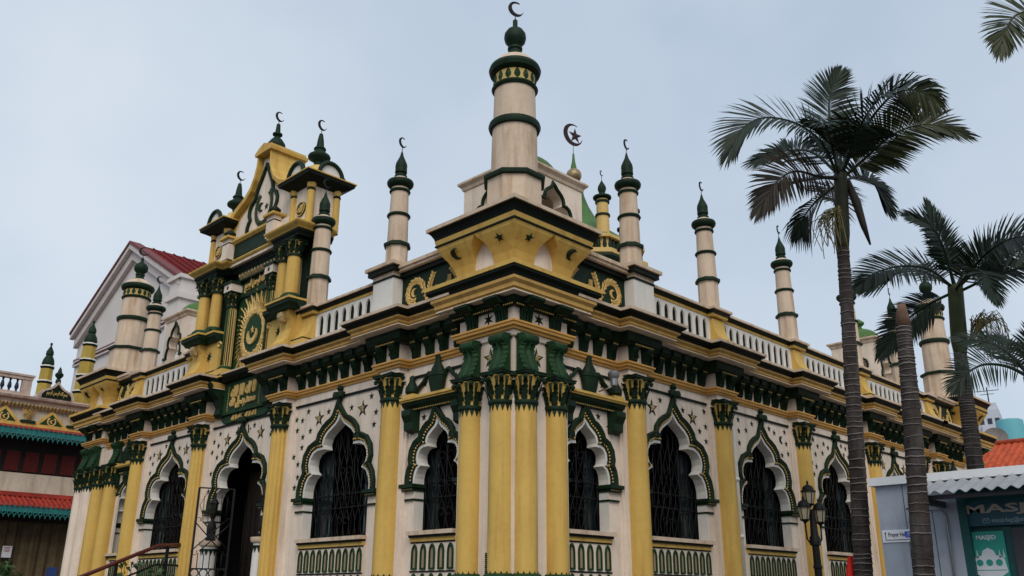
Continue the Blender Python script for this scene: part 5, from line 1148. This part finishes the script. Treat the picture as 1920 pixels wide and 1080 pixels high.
# ================================================================== hall to the left, behind the mosque (front on the plane y = 24)
YH = 24.
hall = thing('annex_hall', 'old two storey hall with red tiled awnings, teal valances and yellow spires', 'building', (0, YH, 0))
tealp = mat('teal_paint', (.02, .16, .16), .6, .25, 4, .1, 30); redtile = mat('red_roof_tile', (.32, .035, .022), .75, .35, 4, .2, 20); shutter = mat('dark_red_shutter', (.10, .008, .008), .6, .2, 5); brownw = mat('brown_curtain', (.12, .085, .045), .85, .3, 3, .2, 10, streak=(7, 7, .5, .7), streak_rgb=(.05, .03, .016)); hallc = mat('hall_render', (.58, .50, .40), .8, .1, 1.5, .15, 25, streak=(4, 4, .5, .5), streak_rgb=(.2, .15, .1)); pinkc = mat('weathered_cornice', (.50, .38, .31), .8, .15, 3, .2, 30, streak=(5, 5, .8, .6), streak_rgb=(.12, .08, .06))
X0, X1 = -9., 9.
def H(name, m, mt, parent=None, **k): return ob(name, m.mesh(name, mt), parent or hall, **k)
H('wall', M().box(X0, X1, 0, 8, 4.45, 5.55).box(X0, X1, .05, 8, 6.85, 8.0).box(X0, X1, 1.2, 8, 0, 4.45).box(X0, X1, .5, 8, 5.55, 6.85), hallc)
H('curtain', M().prism([(X0+i*.11, .35+.05*sin(i*1.9)+.03*sin(i*.7)) for i in range(int((1.9-X0)/.11))]+[(1.9, .6), (X0, .6)], 0.2, 4.0, 'z'), brownw)
H('pillar', M().box(1.95, 2.3, .2, .6, 0, 4.4), hallc)
H('beam', M().box(X0, X1, .1, .5, 3.95, 4.2), mat('dark_timber', (.03, .02, .015), .8, .3, 5))
for i in range(24):
    x = X0+.12+i*.62
    if -3 < x < 3.2: s_ = H('shutter', M().box(x, x+.46, .06, .10, 5.62, 6.30), shutter); ob('louvre', cached('louv', lambda: (lambda q: [q.box(.03, .43, -.012, 0, 5.66+k*.05, 5.69+k*.05) for k in range(12)] and q)(M()).mesh('louvre', shutter)), s_, (x, .06, 0))
H('window_frame', M().box(X0, X1, .12, .3, 5.55, 6.9), mat('dark_frame', (.012, .01, .01), .7, .2, 5))
def awning(z0, z1, dep, y0):
    b = thing if False else None
    aw = H('awning', M().prism([(y0, z1-.05), (y0-dep, z0-.05), (y0-dep, z0-.09), (y0, z1-.12)], X0, X1, 'x'), redtile)
    L = hypot(dep, z1-z0); ang = atan2(z1-z0, dep); nr = 3; tl = L/nr
    def tile():
        m = M(); n = 5; vs = []
        for t, rr in ((0, .072), (tl+.04, .058)):
            for i in range(n+1): a = pi*i/n; vs.append((rr*cos(a), -t*cos(ang)+rr*sin(a)*-sin(ang)*0, -t*sin(ang)+rr*sin(a)))
        m.add(vs, [(i, i+1, n+2+i, n+1+i) for i in range(n)]+[tuple(n+1+i for i in range(n+1))]); return m.mesh('tile', redtile)
    me = tile()
    x = X0
    xs = []
    while x < X1: xs.append(x); x += .165
    for x in xs:
        if -3.6 < x < 3.4:
            for k in range(nr): ob('roof_tile', me, aw, (x+random.uniform(-.006, .006), y0-k*tl*cos(ang), z1-k*tl*sin(ang)+.0+random.uniform(-.006, .006)-.05+(.012 if k else 0)))
    return aw
awning(7.02, 7.16, .75, .0) ; awning(4.42, 4.80, .80, 0.)
H('awning_ridge', M().box(X0, X1, -.12, 0, 4.76, 4.90), redtile)
def vboard():
    m = M(); n = 12; r = .05
    P = [(-.08, .36), (-.08, .08), (-.055, .02), (-.03, .0), (0, -.05), (.03, 0), (.055, .02), (.08, .08), (.08, .36)]
    hole = [(r*cos(2*pi*i/n), .075+r*sin(2*pi*i/n)) for i in range(n)]
    m.prism([(-.08, .36), (-.08, .12), (.08, .12), (.08, .36)], -.012, .012); m.tube([(r*1.15*cos(2*pi*i/n), 0, .075+r*1.15*sin(2*pi*i/n)) for i in range(n+1)], .022, 4); m.prism([(-.03, .01), (0, -.08), (.03, .01)], -.012, .012)
    return m.mesh('valance_board', tealp)
VB = vboard()
for z, y in ((6.66, -.74), (4.06, -.79)):
    x = -3.6
    while x < 3.4: ob('valance_board', VB, hall, (x, y, z)); x += .165
# frieze with triangles, pilasters, dentils, cornice, balustrade
H('frieze_ledge', M().box(X0, X1, -.10, .05, 7.17, 7.28), yellow)
H('cornice', M().sweep([(X0, 0), (X1, 0)], [(0, 7.95), (.06, 7.95), (.10, 8.06), (.22, 8.12), (.25, 8.2), (0, 8.28)]), pinkc)
dn = M(); x = X0
while x < X1: dn.prism([(0, 7.80), (-.08, 7.80), (-.16, 7.90), (-.16, 7.95), (0, 7.95)], x, x+.07, 'x'); x += .125
H('dentil_row', dn, dirty_gold)
for k in range(-4, 5):
    cx = .42+k*1.57
    tri = ob('triangle_relief', cached('tri', lambda: M().prism([(-.55, 7.28), (.55, 7.28), (0, 7.84)], -.05, .05).mesh('tri', yellow)), hall, (cx, 0, 0))
    ob('triangle_field', cached('trif', lambda: M().prism([(-.40, 7.30), (.40, 7.30), (0, 7.70)], -.06, -.05).mesh('trif', lgreen)), tri); ob('laurel', cached('lau', lambda: M().tube([(.135*cos(t), -.075, 7.43+.14*sin(t)) for t in [radians(120)+radians(300)*i/16 for i in range(17)]], .028, 5).mesh('lau', gold)), tri)
    ob('crescent_relief', cached('tmoon', lambda: moon_mesh(.07, .03, .012, gold)), tri, (.02, -.075, 7.43)); ob('star', cached('tstar', lambda: M().star(0, 0, .04, 0, .015).mesh('ts', gold)), tri, (-.06, -.065, 7.44))
    px_ = cx-.785
    pl = ob('pilaster_relief', cached('pr', lambda: M().box(-.11, .11, -.06, .05, 7.40, 7.72).mesh('pr', dirty_gold)), hall, (px_, 0, 0)); lf = M()
    for q in range(9): leaf(lf, (0, -.05), -pi/2+random.uniform(-.5, .5), .02, 7.40+q*.035, .12, .16, .06)
    leaf(lf, (-.14, -.05), -pi/2-.6, .02, 7.6, .2, .14, .1); leaf(lf, (.14, -.05), -pi/2+.6, .02, 7.6, .2, .14, .1); ob('acanthus', lf.mesh('ac', gold), pl); ob('pilaster_base', cached('prb', lambda: M().box(-.24, .24, -.14, .05, 7.28, 7.38).mesh('prb', green)), pl)
bl = M()
H('balustrade_rail', M().box(X0, -.42, -.02, .22, 8.82, 8.93).box(X0, -.38, -.06, .26, 8.93, 9.0).box(-.75, -.44, -.0, .2, 8.28, 8.82).box(X0, -.75, 0, .2, 8.28, 8.36), pinkc)
bme = cached('hbal', lambda: M().lathe([(.05, 8.36), (.03, 8.42), (.075, 8.52), (.06, 8.62), (.03, 8.72), (.05, 8.82)], 10).mesh('hb', mat('blue_black_baluster', (.012, .016, .03), .5, .2)))
for i in range(14): ob('baluster', bme, hall, (-.90-i*.235, .1, 0))
gb = [(-.62, 8.26), (-.60, 8.42), (-.48, 8.56), (-.28, 8.64), (-.12, 8.76), (0, 8.92)]
ornG = gb+[(-x, z) for x, z in reversed(gb[:-1])]
og = H('parapet_gable', M().prism(ornG, -.12, .12), pinkc, loc=(.42, 0, 0)); ob('gable_panel', M().prism([(x*.84, 8.30+(z-8.3)*.82) for x, z in ornG], -.135, -.12).mesh('gp', black), og); ob('calligraphy', text_mesh(arabic('بسم الله الرحمن الرحيم'), .72, .22, .01, gold, bold=.01), og, (0, -.137, 8.44))
ob('finial', M().lathe([(.10, 8.88), (.09, 9.0), (.05, 9.02), (.14, 9.14), (.15, 9.2), (.08, 9.28), (.05, 9.4), (0, 9.5)], 12).mesh('of', green), og)
def spire(x, y, z0, z1, r0, r1, n):
    o = H('spire', M().lathe([(r0, z0), (r1, z1)], 8, (x, y), smooth=False), mat('mustard_paint', (.38, .27, .05), .75, .12, 2, .15, 25, streak=(6, 6, .6, .4), streak_rgb=(.2, .12, .04)) if 'mustard_paint' not in MATS else MATS['mustard_paint'])
    for k in range(1, n+1):
        t = k/n; z = z0+(z1-z0)*t; r = r0+(r1-r0)*t
        ob('ring', M().lathe([(r*.98, z-.10), (r*1.16, z-.03), (r*1.16, z)], 8, (x, y), smooth=False).mesh('rg', black), o); ob('ring_top', M().lathe([(r*1.16, z+.001), (r*1.14, z+.045), (r*.95, z+.06)], 8, (x, y), smooth=False).mesh('rt', white), o)
    ob('finial', M().lathe([(r1*.9, z1+.06), (r1*1.0, z1+.14), (r1*.85, z1+.3), (r1*.6, z1+.42), (r1*.5, z1+.46), (r1*.62, z1+.5), (r1*.58, z1+.62), (r1*.25, z1+.78), (r1*.1, z1+.86), (r1*.2, z1+.9), (r1*.18, z1+.97), (0, z1+1.0)], 16, (x, y)).mesh('sf', green), o)
spire(1.62, .9, 7.6, 10.75, .36, .245, 5); spire(.75, 2.6, 7.6, 10.0, .30, .23, 4)
# posters, bins and shrubs in front of the hall
for x, z, wv, hv, lb, pic in ((-.13, 2.92, .30, .38, 'white poster with red heading on the brown curtain', 1), (-.58, 2.68, .42, .24, 'small pale notice left of the red poster on the curtain', 0)):
    q = thing('poster', lb, 'poster', (x-.05, YH+.22, z)); ob('sheet', M().box(-wv/2, wv/2, -.01, 0, -hv/2, hv/2).mesh('sheet', paper), q)
    t = M()
    if pic:
        for k, ww in enumerate((.22, .16, .2, .14)): t.box(-ww/2, ww/2, -.013, -.0105, .13-k*.045, .15-k*.045)
        ob('print', t.mesh('pr', mat('red_ink', (.4, .02, .04), .7, .1)), q); ob('picture', M().lathe([(0, -.012), (.07, -.012)], 12).mesh('pic', orange), q, (.04, 0, -.11), (pi/2, 0, 0))
    else: ob('print', M().box(-.17, .17, -.013, -.0105, .02, .09).mesh('pr', pale), q)
H('rear_lane_box', M().box(1.0, 1.35, -1.4, -1.1, 0, 2.35), mat('blue_sign', (.05, .12, .4), .5, .1)) if False else None
bx = thing('blue_sign_box', 'small dark blue sign standing under the hall awning', 'sign', (1.0, YH-.9, 0)); ob('panel', M().box(-.16, .16, -.03, .03, 1.9, 2.42).mesh('pn', MATS.get('blue_sign') or mat('blue_sign', (.03, .06, .2), .5, .2)), bx); ob('leg', M().tube([(0, .04, 0), (0, .04, 2.0)], .025, 6).mesh('lg', steel), bx)
shrubm = mat('shrub_leaf', (.03, .075, .018), .55, .5, 6, spec=.4)
def shrub(label, loc, h, r, n, seed, size=.16, pot=True, group=None, cat='shrub'):
    R = random.Random(seed); s_ = thing('potted_shrub' if pot else 'shrub', label, cat, loc, group=group); lf = M(); stm = M()
    for k in range(9):
        a = R.uniform(0, 2*pi); e = R.uniform(.2, 1) ; tip = Vector((cos(a)*r*e, sin(a)*r*e, h*R.uniform(.7, 1))); c = spline([(0, 0, h*.15), tuple(tip*.5+Vector((0, 0, h*.15))), tuple(tip)], 8); stm.tube([tuple(q) for q in c], .015, 4, r1=.006)
        for i in range(n//9):
            t = R.uniform(.25, 1)*8; p = c[min(int(t), 7)].lerp(c[min(int(t)+1, 8)], t % 1); d = Vector((R.uniform(-1, 1), R.uniform(-1, 1), R.uniform(-.2, .9))).normalized(); sd_ = d.cross(Vector((R.uniform(-1, 1), R.uniform(-1, 1), R.uniform(-1, 1)))).normalized()*size*.22; l = size*R.uniform(.7, 1.2)
            q1 = p+d*l*.5+Vector((0, 0, .02)); lf.add([p, q1+sd_, p+d*l-Vector((0, 0, l*.25)), q1-sd_], [(0, 1, 2, 3)])
    ob('stem', stm.mesh('stem', bark), s_); ob('foliage', lf.mesh('foliage', shrubm, recalc=False), s_)
    if pot: ob('pot', M().lathe([(r*.3, 0), (r*.42, h*.22), (r*.45, h*.23), (r*.45, h*.27), (r*.38, h*.27)], 16).mesh('pot', mat('clay_pot', (.25, .1, .05), .8, .2) if 'clay_pot' not in MATS else MATS['clay_pot']), s_)
shrub('bushy fern like shrub at the left edge under the curtain', (-1.9, 20.4, 0), 2.55, .75, 700, 1, .24, group='shrubs in front of the hall')
shrub('bushy green shrub right of the fern under the red poster', (-.85, 21.4, 0), 2.55, .65, 600, 2, .24, group='shrubs in front of the hall')
shrub('broad leaved shrub below the stair handrail', (-1.35, 11.35, 0), 2.42, .40, 220, 5, .2, group='shrubs below the stair railing')
shrub('taller broad leaved shrub behind the handrail near the fluted column', (-1.05, 10.85, 0), 2.42, .32, 160, 6, .2, group='shrubs below the stair railing')
# ================================================================== gabled building behind
gbm = mat('white_gable_wall', (.62, .57, .54), .8, .05, .8, .1, 10); gtr = mat('pink_trim', (.56, .49, .47), .8, .08, 2); gln = mat('maroon_line', (.16, .05, .05), .8, .1, 2); rmet = mat('red_metal_roof', (.13, .010, .009), .8, .3, 1.2, .1, 8, spec=.1)
gbd = thing('gabled_building', 'tall white gabled building with dark red metal roof behind the hall', 'building', (8, 38.5, 0))
hw_, zr, ze = 7.1, 20.45, 16.5
ob('wall', M().prism([(-hw_, 0), (hw_, 0), (hw_, ze), (0, zr), (-hw_, ze)], 0, .5, 'x').box(.5, 10, -hw_, -hw_+.4, 0, ze).box(.5, 10, hw_-.4, hw_, 0, ze).mesh('wall', gbm), gbd)
for s in (-1, 1): ob('roof', M().prism([(0, zr), (s*(hw_+.1), ze-.05), (s*(hw_+.1), ze+.14), (0, zr+.22)], -.1, 10.4, 'x').mesh('roof', rmet), gbd)
ob('gable_trim', M().prism([(-hw_-.1, ze-.1), (0, zr-.05), (hw_+.1, ze-.1), (hw_+.1, ze-.7), (0, zr-.75), (-hw_-.1, ze-.7)], -.25, -.002, 'x').prism([(-hw_-.2, ze+.1), (0, zr+.15), (hw_+.2, ze+.1), (hw_+.2, ze-.18), (0, zr-.15), (-hw_-.2, ze-.18)], -.5, -.26, 'x').mesh('gt', gtr), gbd)
ob('verge', M().prism([(-hw_-.25, ze+.28), (0, zr+.33), (hw_+.25, ze+.28), (hw_+.25, ze+.12), (0, zr+.17), (-hw_-.25, ze+.12)], -.56, .1, 'x').mesh('vg', gln), gbd)
for z in (14.72, 14.97): ob('band_line', M().box(-.16, -.003, -hw_, hw_, z, z+.04).mesh('bd', gln), gbd)
for z in (14.6, 14.85, 15.0): ob('band', M().box(-.15, -.003, -hw_, hw_, z, z+.09).mesh('bd', gtr), gbd)
ob('corner_pier', M().box(-.45, .6, -hw_-.35, -hw_+.9, 0, ze+.15).box(-.6, .75, -hw_-.5, -hw_+1.05, ze-.9, ze-.6).box(-.6, .75, -hw_-.5, -hw_+1.05, ze+.15, ze+.35).mesh('cp', gbm), gbd)
rs = M()
for i in range(16): 
    x = .2+i*.62; rs.prism([(0, zr+.225), (-hw_-.1, ze+.145), (-hw_-.1, ze+.20), (0, zr+.28)], x, x+.06, 'x')
ob('roof_seam', rs.mesh('rs', rmet), gbd)
# ================================================================== tiled roof house on the right
terra = mat('terracotta_tile', (.45, .075, .025), .75, .35, 5, .2, 15)
th = thing('tiled_house', 'low house with an orange terracotta tiled roof at the right', 'house', (27.5, 0, 0))
ob('wall', M().box(-1.7, 6, -14, 1.0, 0, 6.2).mesh('wall', hallc), th)
m_ = M(); ny = 130; nx = 9
vs = []
for r_ in range(nx+1):
    for e in (0, 1):
        if r_ == nx and e: continue
        for i in range(ny+1):
            y = 1.3-15*i/ny; z = 7.30-1.13*r_/nx+(.05 if e == 0 and r_ else 0)*-1+(.035*(1 if (i % 2) else -1)); vs.append((-.05-2.2*r_/nx, y, z))
rows = len(vs)//(ny+1); m_.add(vs, [(k*(ny+1)+i, k*(ny+1)+i+1, (k+1)*(ny+1)+i+1, (k+1)*(ny+1)+i) for k in range(rows-1) for i in range(ny)])
rf = ob('roof', m_.mesh('roof', terra, recalc=False), th, kind='stuff'); ob('ridge', M().tube([(0, 1.35, 7.32), (0, -13.7, 7.32)], .12, 8).mesh('ridge', terra), rf); ob('roof_slope', M().prism([(0, 7.25), (6.2, 6.1), (6.2, 5.9), (-2.1, 5.95)], -13.9, 1.25, 'y').mesh('rsl', terra), th)
ob('dormer_roof', M().prism([(2.0, 6.5), (3.8, 8.9), (5.6, 6.5)], -6, -1.2, 'y').mesh('dr', terra), th)
# ------------------------------------------------------------------ satellite dish
sd2 = thing('satellite_dish', 'grey satellite dish on the roof right of the far tower', 'satellite dish', (33.3, 2.4, 0))
ob('mast', M().tube([(0, 0, 6.9), (0, 0, 8.3)], .05, 6).mesh('mast', steel), sd2); ob('dish', M().lathe([(0, .0), (.2, .02), (.4, .09), (.52, .17)], 24).mesh('dish', mat('dish_grey', (.20, .19, .18), .7, .15)), sd2, (0, 0, 8.4), (0, radians(-70), radians(20)))
ob('house', M().box(-.5, 8, -3, 3, 0, 6.9).mesh('hs', concrete), sd2, (1.5, 0, 0))
# ------------------------------------------------------------------ far towers
aptw = mat('apartment_wall', (.52, .54, .60), .8, .05, .1); win = mat('dark_apartment_window', (.03, .04, .055), .4, .3, .3)
ap = thing('apartment_block', 'distant pale apartment tower with small dark windows', 'apartment block', (151.5, 37.5, 0), radians(14))
ob('wall', M().box(0, 10, -1.9, 1.9, 0, 32.2).box(.6, 9, -1.6, 1.2, 32.2, 33.4).mesh('wall', aptw), ap)
wme = cached('aptwin', lambda: M().box(-.06, .05, -.35, .35, 0, 1.0).mesh('aw', win)); bme2 = cached('aptbal', lambda: M().box(-.6, 0, -1.5, 1.0, 0, 1.3).mesh('ab', aptw))
for fl_ in range(9):
    z = 6.5+fl_*2.9; ob('balcony', bme2, ap, (0, 0, z-1.4))
    for y in (-1.45, -.3, .9): ob('window', wme, ap, (0, y, z))
    for x in (1.2, 2.8, 4.6): ob('window', wme, ap, (x, -1.9, z), pi/2)
ob('antenna', M().tube([(1, -.6, 33.3), (1, -.6, 36.2)], .10, 5).tube([(1, -2.4, 35.6), (1, 1.2, 35.6)], .07, 4).tube([(1, -1.6, 35.0), (1, .6, 35.0)], .06, 4).mesh('ant', iron), ap)
tk = thing('tank_building', 'distant rounded turquoise building behind the tiled roof', 'building', (112, 23.4, 0))
ob('wall', M().lathe([(1.55, 0), (1.55, 22.9), (1.45, 23.05), (0, 23.1)], 8, rot=.25).mesh('tw', mat('turquoise_wall', (.12, .37, .42), .7, .06, .2)), tk)
ob('annex', M().box(3, 9, -3.4, -1.9, 0, 22.6).mesh('tg', mat('slate_wall', (.17, .19, .23), .8, .05)), tk); ob('annex', M().box(3.2, 9, -5.2, -3.42, 0, 22.6).mesh('tg', aptw), tk)
# ================================================================== sky haze is not needed; trees and street beyond
